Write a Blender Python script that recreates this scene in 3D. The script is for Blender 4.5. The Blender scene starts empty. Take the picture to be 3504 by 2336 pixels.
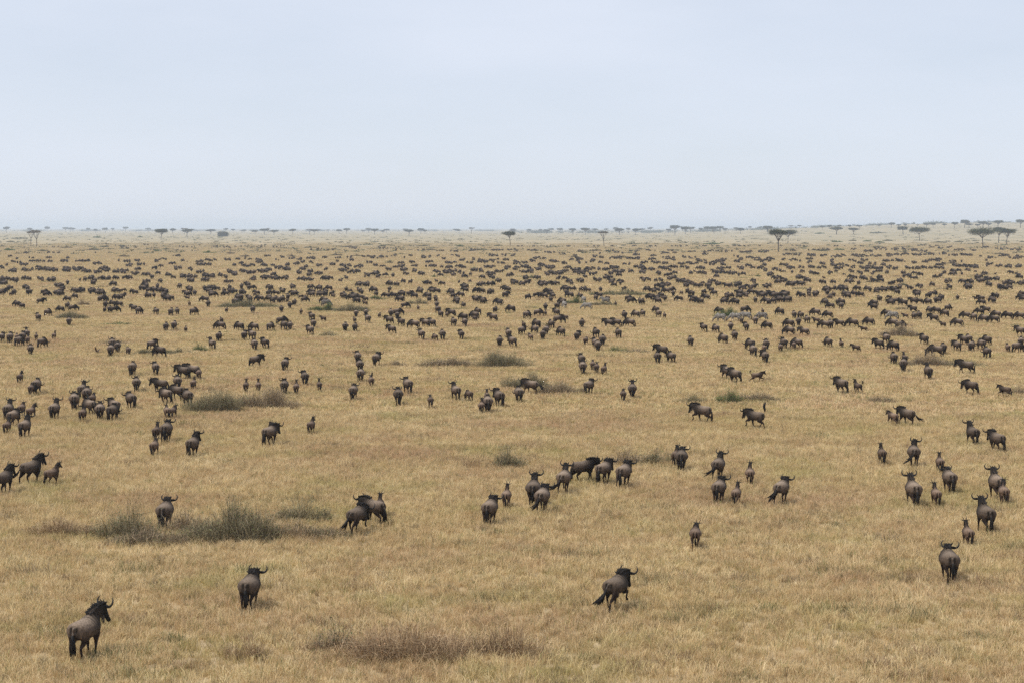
import bpy, bmesh, math, random
import numpy as np
from mathutils import Vector, Matrix

# ------------------------------------------------------------------ camera, sky, sun, exposure
scene = bpy.context.scene
COL = scene.collection
R = math.radians
CAM_H = 13.0
F_SRC, CX, CY, HORIZON = 5810.0, 1752.0, 1168.0, 780.0
PITCH = math.atan((CY - HORIZON) / F_SRC)
cam_data = bpy.data.cameras.new('camera')
cam = bpy.data.objects.new('camera', cam_data)
COL.objects.link(cam)
cam.location = (0, 0, CAM_H)
cam.rotation_euler = (math.pi / 2 - PITCH, 0, 0)
cam_data.sensor_width = 36.0
cam_data.lens = 36.0 * F_SRC / 3504.0
cam_data.clip_start = 0.5
cam_data.clip_end = 200000.0
scene.camera = cam

SUN_EL = R(60)
SUN_AZ = R(-112)                      # measured from straight ahead, negative = to the left
SUN_DIR = Vector((math.sin(SUN_AZ) * math.cos(SUN_EL), math.cos(SUN_AZ) * math.cos(SUN_EL), math.sin(SUN_EL)))
world = bpy.data.worlds.new('World')
scene.world = world
world.use_nodes = True
wn, wl = world.node_tree.nodes, world.node_tree.links
wn.clear()
w_out = wn.new('ShaderNodeOutputWorld')
sky = wn.new('ShaderNodeTexSky')
sky.sky_type = 'NISHITA'
sky.sun_disc = False
sky.sun_elevation = SUN_EL
sky.sun_rotation = SUN_AZ
sky.altitude = 1600.0
sky.air_density = 1.0
sky.dust_density = 2.0
sky.ozone_density = 1.0
bg_sky = wn.new('ShaderNodeBackground')
bg_sky.inputs['Strength'].default_value = 0.09
wl.new(sky.outputs['Color'], bg_sky.inputs['Color'])
# a thin veil of high cloud, soft streaks of uneven thickness
tc = wn.new('ShaderNodeTexCoord')
mp = wn.new('ShaderNodeMapping')
mp.inputs['Scale'].default_value = (1.5, 1.5, 6.0)
wl.new(tc.outputs['Generated'], mp.inputs['Vector'])
nz = wn.new('ShaderNodeTexNoise')
nz.inputs['Scale'].default_value = 2.2
nz.inputs['Detail'].default_value = 5.0
nz.inputs['Roughness'].default_value = 0.55
wl.new(mp.outputs['Vector'], nz.inputs['Vector'])
veil_mix = wn.new('ShaderNodeMapRange')
veil_mix.inputs['From Min'].default_value = 0.3
veil_mix.inputs['From Max'].default_value = 0.7
veil_mix.inputs['To Min'].default_value = 0.68
veil_mix.inputs['To Max'].default_value = 0.86
wl.new(nz.outputs['Fac'], veil_mix.inputs['Value'])
bg_veil = wn.new('ShaderNodeBackground')
bg_veil.inputs['Color'].default_value = (0.71, 0.76, 0.865, 1)
bg_veil.inputs['Strength'].default_value = 1.0
w_mix = wn.new('ShaderNodeMixShader')
wl.new(veil_mix.outputs['Result'], w_mix.inputs['Fac'])
wl.new(bg_sky.outputs['Background'], w_mix.inputs[1])
wl.new(bg_veil.outputs['Background'], w_mix.inputs[2])
wl.new(w_mix.outputs['Shader'], w_out.inputs['Surface'])

sun_data = bpy.data.lights.new('sun', 'SUN')
sun_data.energy = 3.1
sun_data.angle = R(3)
sun_data.color = (1.0, 0.95, 0.86)
sun = bpy.data.objects.new('sun', sun_data)
COL.objects.link(sun)
sun.rotation_euler = SUN_DIR.to_track_quat('Z', 'Y').to_euler()
sun.location = (-60, 20, 120)

scene.view_settings.view_transform = 'Standard'
scene.view_settings.look = 'None'
scene.view_settings.exposure = 0.18
scene.view_settings.gamma = 1.0
scene.view_settings.use_curve_mapping = False
scene.cycles.use_denoising = False
scene.cycles.max_bounces = 6
scene.cycles.diffuse_bounces = 3
scene.cycles.glossy_bounces = 1
scene.cycles.transmission_bounces = 1
scene.cycles.volume_bounces = 1
scene.cycles.transparent_max_bounces = 4
scene.cycles.use_adaptive_sampling = False

HAZE_COL, HAZE_DENS = (.755, .86, 1.0, 1), 0.00014

# ------------------------------------------------------------------ helpers
def smooth(a, b, x):
    t = min(1.0, max(0.0, (x - a) / (b - a)))
    return t * t * (3 - 2 * t)

def ground_z(x, y):
    """The plain is flat; far away it swells a little, most of all to the right."""
    return 26.0 * smooth(1500, 4300, y) * smooth(250, 1150, x * 4000.0 / max(y, 1000.0))

def ground_at(sx, sy):
    """Point of the ground seen at a pixel of the 3504 x 2336 photograph."""
    u, w = (sx - CX) / F_SRC, (CY - sy) / F_SRC
    c, s = math.cos(PITCH), math.sin(PITCH)
    dx, dy, dz = u, c + s * w, -s + c * w
    if dz > -1e-5:
        dz = -1e-5
    t = CAM_H / -dz
    if t * dy < 1500:
        return Vector((t * dx, t * dy, 0.0))
    lo, hi = 1000.0, 30000.0
    for k in range(50):
        m = (lo + hi) / 2
        z = CAM_H + m / dy * dz
        if z > ground_z(m / dy * dx, m):
            lo = m
        else:
            hi = m
    return Vector((lo / dy * dx, lo, ground_z(lo / dy * dx, lo)))

def px_per_m(y):
    return F_SRC / y

def mesh_from(name, verts, faces, mat=None, cols=None, smooth_shade=True):
    me = bpy.data.meshes.new(name)
    verts = np.asarray(verts, dtype=np.float32).reshape(-1, 3)
    if isinstance(faces, np.ndarray):
        n, k = faces.shape
        me.vertices.add(len(verts))
        me.vertices.foreach_set('co', verts.ravel())
        me.loops.add(n * k)
        me.loops.foreach_set('vertex_index', faces.astype(np.int32).ravel())
        me.polygons.add(n)
        me.polygons.foreach_set('loop_start', np.arange(0, n * k, k, dtype=np.int32))
        me.polygons.foreach_set('loop_total', np.full(n, k, dtype=np.int32))
        me.update(calc_edges=True)
    else:
        me.from_pydata([tuple(v) for v in verts], [], faces)
        me.update()
    if cols is not None:
        set_cols(me, cols)
    if smooth_shade and len(me.polygons):
        me.polygons.foreach_set('use_smooth', np.ones(len(me.polygons), dtype=bool))
    if mat:
        me.materials.append(mat)
    return me

def set_cols(me, cols):
    cols = np.asarray(cols, dtype=np.float32)
    if cols.shape[1] == 3:
        cols = np.hstack([cols, np.ones((len(cols), 1), dtype=np.float32)])
    at = me.color_attributes.new('tone', 'FLOAT_COLOR', 'POINT')
    at.data.foreach_set('color', cols.ravel())

def new_obj(name, data, parent=None, loc=None):
    o = bpy.data.objects.new(name, data)
    COL.objects.link(o)
    if parent is not None:
        o.parent = parent
    if loc is not None:
        o.location = loc
    return o

def tag(o, label=None, cat=None, group=None, kind=None):
    if label: o['label'] = label
    if cat: o['category'] = cat
    if group: o['group'] = group
    if kind: o['kind'] = kind
    return o

class Geo:
    """Collects closed shapes for one mesh."""
    def __init__(self):
        self.v, self.f, self.c, self.n = [], [], [], 0
    def add(self, v, f, col=(0.1, 0.1, 0.1)):
        v = np.asarray(v, dtype=float)
        self.v.append(v)
        self.f += [tuple(i + self.n for i in q) for q in f]
        col = np.asarray(col, dtype=float)
        self.c.append(col if col.ndim == 2 else np.tile(col, (len(v), 1)))
        self.n += len(v)
    def arrays(self):
        return np.vstack(self.v), self.f, np.vstack(self.c)
    def mesh(self, name, mat, smooth_shade=True):
        v, f, c = self.arrays()
        return mesh_from(name, v, f, mat, c, smooth_shade)

def loft(pts, rw, rh, up=(0, 0, 1), seg=10, cap=True, squeeze=None):
    """Tube of elliptical rings along a line of points; rw across, rh along up."""
    pts = [Vector(p) for p in pts]
    n = len(pts)
    V, F = [], []
    for i, p in enumerate(pts):
        t = (pts[min(i + 1, n - 1)] - pts[max(i - 1, 0)]).normalized()
        u = Vector(up)
        u = u - t * u.dot(t)
        if u.length < 1e-4:
            u = Vector((0, 1, 0)) - t * t.y
        u.normalize()
        s = t.cross(u)
        for k in range(seg):
            a = 2 * math.pi * k / seg
            ca, sa = math.cos(a), math.sin(a)
            q = 1.0
            if squeeze and sa > 0:
                q = 1 - squeeze[i] * sa * sa
            V.append(p + s * (ca * rw[i] * q) + u * (sa * rh[i]))
    for i in range(n - 1):
        for k in range(seg):
            a, b = i * seg + k, i * seg + (k + 1) % seg
            F.append((a, b, b + seg, a + seg))
    if cap:
        F.append(tuple(range(seg - 1, -1, -1)))
        F.append(tuple((n - 1) * seg + k for k in range(seg)))
    return V, F

# ------------------------------------------------------------------ materials
def mat_new(name):
    m = bpy.data.materials.new(name)
    m.use_nodes = True
    nt = m.node_tree
    nt.nodes.clear()
    out = nt.nodes.new('ShaderNodeOutputMaterial')
    b = nt.nodes.new('ShaderNodeBsdfPrincipled')
    nt.links.new(b.outputs['BSDF'], out.inputs['Surface'])
    return m, nt, b, out

def node(nt, kind, **kw):
    n = nt.nodes.new(kind)
    for k, v in kw.items():
        setattr(n, k, v)
    return n

def mixcol(nt, fac, a, b, blend='MIX'):
    n = nt.nodes.new('ShaderNodeMix')
    n.data_type = 'RGBA'
    n.blend_type = blend
    n.clamp_factor = True
    for s, val in ((n.inputs['Factor'], fac), (n.inputs['A'], a), (n.inputs['B'], b)):
        if hasattr(val, 'is_output'):
            nt.links.new(val, s)
        elif isinstance(val, (int, float)):
            s.default_value = val
        else:
            s.default_value = (*val[:3], 1)
    return n.outputs['Result']

def noise_fac(nt, vec, scale, lo=0.35, hi=0.65, detail=3.0, rough=0.55, stretch=None):
    if stretch:
        m = nt.nodes.new('ShaderNodeMapping')
        m.inputs['Scale'].default_value = stretch
        nt.links.new(vec, m.inputs['Vector'])
        vec = m.outputs['Vector']
    n = nt.nodes.new('ShaderNodeTexNoise')
    n.inputs['Scale'].default_value = scale
    n.inputs['Detail'].default_value = detail
    n.inputs['Roughness'].default_value = rough
    nt.links.new(vec, n.inputs['Vector'])
    r = nt.nodes.new('ShaderNodeMapRange')
    r.inputs['From Min'].default_value = lo
    r.inputs['From Max'].default_value = hi
    nt.links.new(n.outputs['Fac'], r.inputs['Value'])
    return r.outputs['Result']

def make_coat(name, rough=0.62, gain=0.25):
    """Animal hair: colours of the coat come with the mesh, broken up by fine noise."""
    m, nt, b, out = mat_new(name)
    at = node(nt, 'ShaderNodeAttribute', attribute_name='tone')
    tc = node(nt, 'ShaderNodeTexCoord')
    f = noise_fac(nt, tc.outputs['Object'], 22.0, 0.3, 0.7, 4.0, 0.6, (1.0, 1.0, 0.35))
    dark = mixcol(nt, 1.0, at.outputs['Color'], (0.50, 0.47, 0.44), 'MULTIPLY')
    lite = mixcol(nt, 1.0, at.outputs['Color'], (1.48, 1.40, 1.30), 'MULTIPLY')
    c = mixcol(nt, f, dark, lite)
    oi = node(nt, 'ShaderNodeObjectInfo')
    r = node(nt, 'ShaderNodeMapRange')
    r.inputs['To Min'].default_value = 0.58
    r.inputs['To Max'].default_value = 1.18
    nt.links.new(oi.outputs['Random'], r.inputs['Value'])
    vm = node(nt, 'ShaderNodeVectorMath', operation='SCALE')
    nt.links.new(c, vm.inputs[0])
    nt.links.new(r.outputs['Result'], vm.inputs['Scale'])
    nt.links.new(vm.outputs['Vector'], b.inputs['Base Color'])
    b.inputs['Roughness'].default_value = rough
    b.inputs['Specular IOR Level'].default_value = 0.12
    b.inputs['Sheen Weight'].default_value = gain
    b.inputs['Sheen Roughness'].default_value = 0.4
    b.inputs['Sheen Tint'].default_value = (0.75, 0.72, 0.7, 1)
    bp = node(nt, 'ShaderNodeBump')
    bp.inputs['Strength'].default_value = 0.25
    bp.inputs['Distance'].default_value = 0.02
    nt.links.new(f, bp.inputs['Height'])
    nt.links.new(bp.outputs['Normal'], b.inputs['Normal'])
    return m

MAT_COAT = make_coat('wildebeest_coat', .75, .0)
MAT_HAIR = make_coat('long_hair', 0.5, 0.03)
MAT_HORN, _nt, _b, _o = mat_new('horn')
_at = node(_nt, 'ShaderNodeAttribute', attribute_name='tone')
_nt.links.new(_at.outputs['Color'], _b.inputs['Base Color'])
_b.inputs['Roughness'].default_value = 0.6
_b.inputs['Specular IOR Level'].default_value = 0.25
# ------------------------------------------------------------------ animals: one body surface per age and pose
GAITS = {   # forward swing and lift of the feet: front left, front right, hind left, hind right
    's': ((.02, 0), (-.05, 0), (-.06, 0), (.06, 0)),
    'w': ((.22, .04), (-.20, 0), (-.22, 0), (.20, .02)),
    'v': ((-.20, 0), (.22, .05), (.20, 0), (-.24, .04)),
    't': ((.30, .20), (-.24, .02), (-.38, .06), (.26, .10)),
    'r': ((-.22, .02), (.34, .24), (.22, .12), (-.42, .10)),
}
HEADS = {   # poll position (y, z) and pitch of the face
    'u': (0.90, 1.36, -58), 'l': (0.98, 1.16, -68), 'w': (1.04, 1.00, -72), 'g': (1.06, .70, -76),
}
CALF_HEADS = {'u': (0.74, 1.50, -42), 'l': (0.88, 1.30, -50), 'w': (.98, 1.05, -58), 'g': (1.0, .66, -70)}
ZEBRA_HEADS = {'u': (0.86, 1.50, -40), 'l': (1.0, 1.25, -45), 'w': (1.08, .95, -55), 'g': (1.12, .55, -62)}
TAILS = {
    'h': [(0, -.76, 1.03), (0, -.85, .93), (.01, -.885, .74), (.02, -.88, .56), (.03, -.87, .36), (.02, -.86, .18)],
    'l': [(0, -.76, 1.03), (-.03, -.86, .94), (-.09, -.94, .76), (-.2, -1.0, .6), (-.4, -1.06, .46), (-.64, -1.1, .38)],
    'd': [(0, -.76, 1.03), (-.03, -.86, .94), (-.08, -.93, .77), (-.16, -.98, .58), (-.27, -1.02, .40), (-.40, -1.05, .24)],
    'r': [(0, -.76, 1.03), (.03, -.86, .94), (.09, -.94, .76), (.2, -1.0, .6), (.4, -1.06, .46), (.62, -1.1, .4)],
    'o': [(0, -.76, 1.03), (0, -.92, .99), (0, -1.06, .88), (0, -1.18, .74), (0, -1.32, .58), (0, -1.5, .46)],
    'u': [(0, -.74, 1.05), (0, -.86, 1.14), (0, -.9, 1.32), (0, -.86, 1.46), (0, -.82, 1.62), (.08, -.88, 1.85)],
    'c': [(0, -.74, 1.05), (.02, -.88, 1.1), (.06, -.98, 1.2), (.1, -1.0, 1.34), (.1, -.95, 1.46), (.08, -.86, 1.5)],
}

def rot_z(p, a, c=(0, 0)):
    ca, sa = math.cos(a), math.sin(a)
    x, y = p[0] - c[0], p[1] - c[1]
    return (c[0] + ca * x - sa * y, c[1] + sa * x + ca * y, p[2])

def bezier_line(pts, n):
    """Smooth line through points (Catmull-Rom)."""
    P = [Vector(p) for p in pts]
    P = [P[0] * 2 - P[1]] + P + [P[-1] * 2 - P[-2]]
    out = []
    m = len(P) - 3
    for i in range(n):
        t = i / (n - 1) * m
        k = min(int(t), m - 1)
        t -= k
        a, b, c, d = P[k:k + 4]
        out.append(0.5 * ((2 * b) + (c - a) * t + (2 * a - 5 * b + 4 * c - d) * t * t + (3 * b - a - 3 * c + d) * t ** 3))
    return out

def lock(geo, pts, r0, col, r1=None, mid=1.0, seg=4):
    """One tapered lock of hair."""
    n = len(pts)
    rad = []
    for i in range(n):
        t = i / (n - 1)
        rad.append(max(0.002, r0 * (1 - t) + (r1 if r1 is not None else 0.002) * t + r0 * 0.6 * (mid - 1) * math.sin(math.pi * t)))
    v, f = loft(pts, rad, rad, (0.3, 0.2, 1), seg)
    geo.add(v, f, col)

def remesh(v, f, voxel, iters=4, thin=None):
    me = mesh_from('raw', v, f, None, None, False)
    o = bpy.data.objects.new('raw', me)
    COL.objects.link(o)
    m = o.modifiers.new('voxel', 'REMESH')
    m.mode = 'VOXEL'
    m.voxel_size = voxel
    s = o.modifiers.new('soft', 'SMOOTH')
    s.factor = 0.5
    s.iterations = iters
    if thin:
        o.modifiers.new('thin', 'DECIMATE').ratio = thin
    dg = bpy.context.evaluated_depsgraph_get()
    dg.update()
    out = bpy.data.meshes.new_from_object(o.evaluated_get(dg))
    bpy.data.objects.remove(o)
    bpy.data.meshes.remove(me)
    return out

BLACK = np.array((0.014, 0.013, 0.013))
POSES = {}

def build_pose(age, head, hy, gait, tail, lod):
    """Parts of one animal in one pose: dict of name -> list of meshes. age a / c / z (adult, calf, zebra)."""
    key = (age, head, hy, gait, tail, lod)
    if key in POSES:
        return POSES[key]
    rnd = random.Random(str(key))
    calf, zebra = age == 'c', age == 'z'
    shapes, samples = [], []            # closed shapes; samples = (point, radius, colour)
    def put(v, f):
        shapes.append((v, f))
    def smp(pts, rad, cols):
        for i in range(len(pts) - 1):
            for k in range(5):
                t = k / 5
                p = Vector(pts[i]).lerp(Vector(pts[i + 1]), t)
                samples.append((p, rad[i] * (1 - t) + rad[i + 1] * t, np.array(cols[i]) * (1 - t) + np.array(cols[i + 1]) * t))
    if zebra:
        back = flank = front = np.array((.44, .42, .39)); leg = (.65, .63, .6); face = (.3, .28, .26)
    elif calf:
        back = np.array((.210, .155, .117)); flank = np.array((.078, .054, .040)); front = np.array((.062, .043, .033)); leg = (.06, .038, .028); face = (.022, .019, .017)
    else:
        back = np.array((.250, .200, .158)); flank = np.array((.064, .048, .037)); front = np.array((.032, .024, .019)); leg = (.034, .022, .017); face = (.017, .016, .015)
    # trunk: y, centre z, half width, half height, how narrow the top is
    if zebra:
        rings = [(-.80, .98, .06, .10, 0), (-.75, .97, .18, .22, 0), (-.60, .96, .27, .30, .05), (-.40, .95, .30, .32, .05), (-.12, .92, .32, .33, .05),
                 (.14, .92, .295, .32, .1), (.36, .94, .27, .34, .3), (.52, .96, .22, .32, .35), (.64, .98, .15, .24, .3), (.72, .99, .09, .15, 0)]
    else:
        rings = [(-.79, .92, .07, .10, 0), (-.74, .905, .225, .20, 0), (-.60, .90, .32, .255, .05), (-.42, .89, .365, .27, .12), (-.15, .875, .40, .285, .2),
                 (.10, .89, .375, .30, .34), (.30, .93, .335, .335, .5), (.46, .97, .27, .345, .6), (.58, .99, .195, .30, .5), (.68, 1.0, .115, .20, .2)]
    kw, kh = (.92, .92) if calf else (1, 1)
    v, f = loft([(0, r[0], r[1] + (.05 if calf else 0)) for r in rings], [r[2] * kw for r in rings], [r[3] * kh for r in rings], (0, 0, 1), 16, True, [r[4] for r in rings])
    put(v, f)
    # neck and head
    hp = (CALF_HEADS if calf else ZEBRA_HEADS if zebra else HEADS)[head]
    a = R(hy)
    base = (0, .42, 1.03 if not zebra else 1.05)
    poll = Vector(rot_z((0, hp[0], hp[1]), a * .6, (0, .45)))
    mid = Vector(base).lerp(poll, .5) + Vector((0, 0, .02))
    pit = R(hp[2])
    d = Vector((0, math.cos(pit), math.sin(pit)))
    d = Vector(rot_z(d, a))
    upv = Vector((0, -math.sin(pit), math.cos(pit)))
    upv = Vector(rot_z(upv, a))
    side = d.cross(upv)
    nk = .8 if calf else .95 if zebra else 1
    npts = [base, Vector(base).lerp(mid, .5), mid, mid.lerp(poll, .6), poll + d * .03]
    nw, nh = [.18 * nk, .155 * nk, .128 * nk, .108 * nk, .095 * nk], [.32 * nk, .275 * nk, .23 * nk, .175 * nk, .13 * nk]
    v, f = loft(npts, nw, nh, upv * .4 + Vector((0, -.3, 1)), 12)
    put(v, f)
    hl = .42 if calf else .50 if zebra else .54
    hw = [.075, .098, .088, .066, .058, .066, .058, .02]
    hh = [.09, .125, .115, .088, .070, .066, .055, .02]
    hk = .88 if calf else 1.06
    hpts = [poll + d * (t * hl) - upv * o for t, o in ((-.08, 0), (.08, .02), (.28, .03), (.5, .035), (.72, .035), (.88, .035), (.97, .035), (1.02, .035))]
    v, f = loft(hpts, [x * hk for x in hw], [x * hk for x in hh], upv, 12)
    put(v, f)
    # ears
    ear_l = .27 if calf else .23
    for s in (-1, 1):
        e0 = poll + side * (s * .06) + d * .0 + upv * .05
        out = side * s + upv * (.28 if (calf or zebra) else -.08) - d * (.15 if not zebra else .35)
        if zebra:
            out = side * (s * .35) + upv * 1.0 - d * .5
        out.normalize()
        epts = [e0, e0 + out * ear_l * .35, e0 + out * ear_l * .7, e0 + out * ear_l]
        v, f = loft(epts, [.025, .042, .034, .008], [.016, .018, .014, .006], d, 8)
        put(v, f)
        smp(epts, [.03] * 4, [np.array(face) * 1.6] * 4)
    # legs
    lie = gait == 'x'
    G = GAITS['s' if lie else gait]
    feet = []
    for i, (sx, front_leg) in enumerate(((-1, 1), (1, 1), (-1, 0), (1, 0))):
        sw, li = G[i]
        thin = .85 if calf else 1.12 if zebra else 1
        if front_leg:
            S = Vector((sx * .155, .40, .86)); Fo = Vector((sx * .125, .43 + sw, .02 + li))
            el = S + Vector((0, -.03 + sw * .15, -.24))
            fet = Fo + Vector((0, -.035 - li * .25, .095))
            kn = el.lerp(fet, .5) + Vector((0, .025 + li * .75 + abs(sw) * .06, li * .3))
            pts = [S, el, el.lerp(kn, .55), kn, kn.lerp(fet, .5), fet, Fo, Fo + Vector((0, .015, -.02))]
            rw = [.115, .098, .062, .048, .034, .038, .046, .047]
            rh = [.19, .145, .076, .053, .037, .042, .054, .058]
        else:
            S = Vector((sx * .150, -.53, .86)); Fo = Vector((sx * .140, -.57 + sw, .02 + li))
            st = Vector((sx * .185, -.42 + sw * .35, .64 + li * .15))
            fet = Fo + Vector((0, -.035 - li * .3, .095))
            hk_ = Vector((sx * .145, -.68 + sw * .62, .42 + li * .45))
            pts = [S, st, st.lerp(hk_, .55), hk_, hk_.lerp(fet, .5), fet, Fo, Fo + Vector((0, .015, -.02))]
            rw = [.125, .104, .062, .046, .036, .040, .047, .048]
            rh = [.25, .215, .105, .060, .042, .044, .054, .058]
        if zebra:
            rw = [x * 1.1 for x in rw]
        if lie:
            continue
        v, f = loft(pts, [x * thin for x in rw], [x * thin for x in rh], (0, 1, 0), 10)
        put(v, f)
        lc = [flank if not front_leg else front, np.array(leg) * 1.3, leg, leg, np.array(leg) * .7, np.array(leg) * .55, (.02, .018, .016), (.015, .014, .013)]
        if zebra:
            lc = [flank] * 2 + [leg] * 4 + [(.03, .03, .03)] * 2
        smp(pts, [x * thin for x in rh], lc)
    # tail
    T = bezier_line(TAILS[tail], 14)
    if zebra:
        T = bezier_line(TAILS['h'], 14)
    v, f = loft(T[:8], [.036, .032, .028, .025, .024, .022, .020, .016], [.034, .03, .027, .025, .023, .022, .02, .016], (0.02, .3, 1), 8)
    put(v, f)
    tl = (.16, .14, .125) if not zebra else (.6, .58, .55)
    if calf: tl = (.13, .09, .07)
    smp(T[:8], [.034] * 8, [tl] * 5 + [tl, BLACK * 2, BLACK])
    smp(npts, [x * .8 for x in nh], [front, front, front * .8, np.array(face) * 1.5, face] if not zebra else [front] * 5)
    smp(hpts, [x * hk for x in hh], [face] * 5 + [np.array(face) * .6] * 3 if not zebra else [front] * 4 + [face] * 4)
    # union of the shapes
    allv, allf, n = [], [], 0
    for v, f in shapes:
        allv += [tuple(p) for p in v]
        allf += [tuple(i + n for i in q) for q in f]
        n += len(v)
    body = remesh(allv, allf, {0: .021, 1: .030, 2: .042}[lod], {0: 5, 1: 3, 2: 1}[lod], .3 if lod == 2 else None)
    nv = len(body.vertices)
    co = np.empty(nv * 3, dtype=np.float32)
    body.vertices.foreach_get('co', co)
    co = co.reshape(-1, 3).astype(float)
    # coat colours with painted top light: limbs, neck and head by the nearest line, the trunk by place on it
    sp = np.array([s[0] for s in samples]); sr = np.array([s[1] for s in samples]) + 1e-6; sc_ = np.array([s[2] for s in samples])
    col = np.zeros((nv, 3))
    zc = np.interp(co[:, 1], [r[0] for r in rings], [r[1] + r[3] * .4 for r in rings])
    up_t = np.clip((co[:, 2] - zc - .0) / .17, 0, 1)[:, None]  # pale upper trunk: highlight of light from above painted into the coat
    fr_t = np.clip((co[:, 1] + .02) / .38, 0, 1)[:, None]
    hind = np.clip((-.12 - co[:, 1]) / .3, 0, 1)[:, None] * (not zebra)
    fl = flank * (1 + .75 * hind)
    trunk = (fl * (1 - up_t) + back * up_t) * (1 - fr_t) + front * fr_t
    if not zebra:
        # dark slits on both sides of the tail, hair and painted crease shadow, dark belly line
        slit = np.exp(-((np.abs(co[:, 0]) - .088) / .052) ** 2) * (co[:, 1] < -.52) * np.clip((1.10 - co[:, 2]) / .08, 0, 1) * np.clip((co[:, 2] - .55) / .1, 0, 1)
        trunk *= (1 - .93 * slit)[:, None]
        # the dark upright bands over shoulder and ribs
        band = .5 + .5 * np.sin(co[:, 1] * 46 + np.sin(co[:, 2] * 9) * 1.2)
        w_b = np.clip((co[:, 1] + .25) / .3, 0, 1) * np.clip((co[:, 2] - .6) / .2, 0, 1)
        trunk *= (1 - .6 * band * w_b)[:, None]
    dist = np.full(nv, 9.0); best = np.zeros(nv, dtype=int)
    for c0 in range(0, nv, 4000):
        blk = co[c0:c0 + 4000]
        dd = np.linalg.norm(blk[:, None, :] - sp[None], axis=2) / sr[None]
        best[c0:c0 + 4000] = dd.argmin(1)
        dist[c0:c0 + 4000] = dd.min(1)
    in_trunk = np.zeros(nv)
    hw_t = np.interp(co[:, 1], [r[0] for r in rings], [r[2] * kw for r in rings]); hh_t = np.interp(co[:, 1], [r[0] for r in rings], [r[3] * kh for r in rings])
    zc_t = np.interp(co[:, 1], [r[0] for r in rings], [r[1] for r in rings])
    e_t = np.sqrt((co[:, 0] / hw_t) ** 2 + ((co[:, 2] - zc_t) / hh_t) ** 2)
    e_t[(co[:, 1] < -.85) | (co[:, 1] > .74)] = 9
    w_limb = np.clip((e_t - .98) / .25, 0, 1) * np.clip(1.6 - dist, 0.0, 1)
    w_limb = np.where(dist < .75 * e_t, np.maximum(w_limb, np.clip((e_t - .9) / .2, 0, 1)), w_limb)
    w_limb[e_t > 1.5] = 1
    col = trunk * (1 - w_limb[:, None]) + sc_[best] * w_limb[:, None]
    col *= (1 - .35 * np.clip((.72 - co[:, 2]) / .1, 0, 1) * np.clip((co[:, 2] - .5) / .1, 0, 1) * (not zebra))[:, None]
    if zebra:
        arc = co[:, 1] * 1.0
        rump = np.clip((-.25 - co[:, 1]) / .25, 0, 1)
        ph = co[:, 1] * 30 * (1 - rump * .55) + co[:, 2] * (3 + 22 * rump)
        headward = np.clip((co[:, 1] - .7) / .2, 0, 1)
        ph = np.where(headward > 0, (co[:, 1] + (1.4 - co[:, 2]) * .8) * 30, ph)
        ph = np.where(co[:, 2] < .62, co[:, 2] * 70, ph)
        st_ = np.sin(ph) > -.12
        st_ &= ~((co[:, 2] < .68) & (np.abs(co[:, 0]) < .14) & (co[:, 1] > -.3) & (co[:, 1] < .3))
        col = np.where(st_[:, None], np.array((.035, .032, .03)), col)
        mz = np.linalg.norm(co - np.array(hpts[6]), axis=1) < .1
        col[mz] = (.03, .028, .026)
    # eyes and nostrils
    for s in (-1, 1):
        ep = np.array(poll + d * (hl * .3) + side * (s * .085 * hk) + upv * .02)
        col[np.linalg.norm(co - ep, axis=1) < .032] = (.004, .004, .004)
    if lie:
        co[:, 2] -= .44
    sc = np.array((.70, .63, .70)) if calf else np.array((.97, .83, .97))
    if zebra: sc = np.array((1, .9, 1))
    body.vertices.foreach_set('co', (co * sc[None]).astype(np.float32).ravel())
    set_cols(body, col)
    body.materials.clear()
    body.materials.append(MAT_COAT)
    body.polygons.foreach_set('use_smooth', np.ones(len(body.polygons), dtype=bool))
    body.name = 'body'
    parts = {'body': [body]}
    off = Vector((0, 0, -.44)) if lie else Vector((0, 0, 0))
    def fin(geo, name, mat):
        v, f, c = geo.arrays()
        return mesh_from(name, (v + np.array(off)) * sc[None], f, mat, c)
    # horns
    horns = []
    for s in (-1, 1):
        if zebra:
            break
        g = Geo()
        h0 = poll + d * .02 + upv * .07
        if calf:
            hp_ = [h0 + side * (s * .045), h0 + side * (s * .075) + upv * .09 - d * .03, h0 + side * (s * .115) + upv * .19 - d * .05, h0 + side * (s * .14) + upv * .29 - d * .06]
            rr = [.026, .022, .016, .004]
        else:
            W = Vector((0, 0, 1)); W = (W * .75 + upv * .4).normalized()
            hp_ = [h0 + side * (s * .02), h0 + side * (s * .15) - W * .03, h0 + side * (s * .27) - W * .01, h0 + side * (s * .34) + W * .08, h0 + side * (s * .33) + W * .18, h0 + side * (s * .265) + W * .255]
            rr = [.056, .046, .037, .029, .021, .005]
        line = bezier_line(hp_, 10 if lod == 0 else 7)
        rad = list(np.interp(np.linspace(0, 1, len(line)), np.linspace(0, 1, len(rr)), rr))
        v, f = loft(line, rad, rad, d, 8 if lod < 2 else 5)
        t = np.repeat(np.linspace(0, 1, len(line)), 8 if lod < 2 else 5)[:, None]
        g.add(v, f, np.array((.030, .027, .025)) * (1 - t) + np.array((.012, .011, .011)) * t)
        horns.append(fin(g, 'horn', MAT_HORN))
    if horns:
        parts['horn'] = horns
    # mane from the poll to the withers
    g = Geo()
    ridge = [poll + upv * (.09 * nk) - d * .02, mid + Vector((0, -.05, .16 * nk)), Vector((0, .44, 1.27)), Vector((0, .22, 1.235 if not calf else 1.2))]
    if head == 'g':
        ridge[1] = mid + Vector((0, .02, .2 * nk))
    if zebra:
        ridge = [poll + upv * .10, mid + Vector((0, -.03, .18)), Vector((0, .5, 1.27)), Vector((0, .3, 1.25))]
    line = bezier_line(ridge, 26 if lod < 2 else 9)
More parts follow.
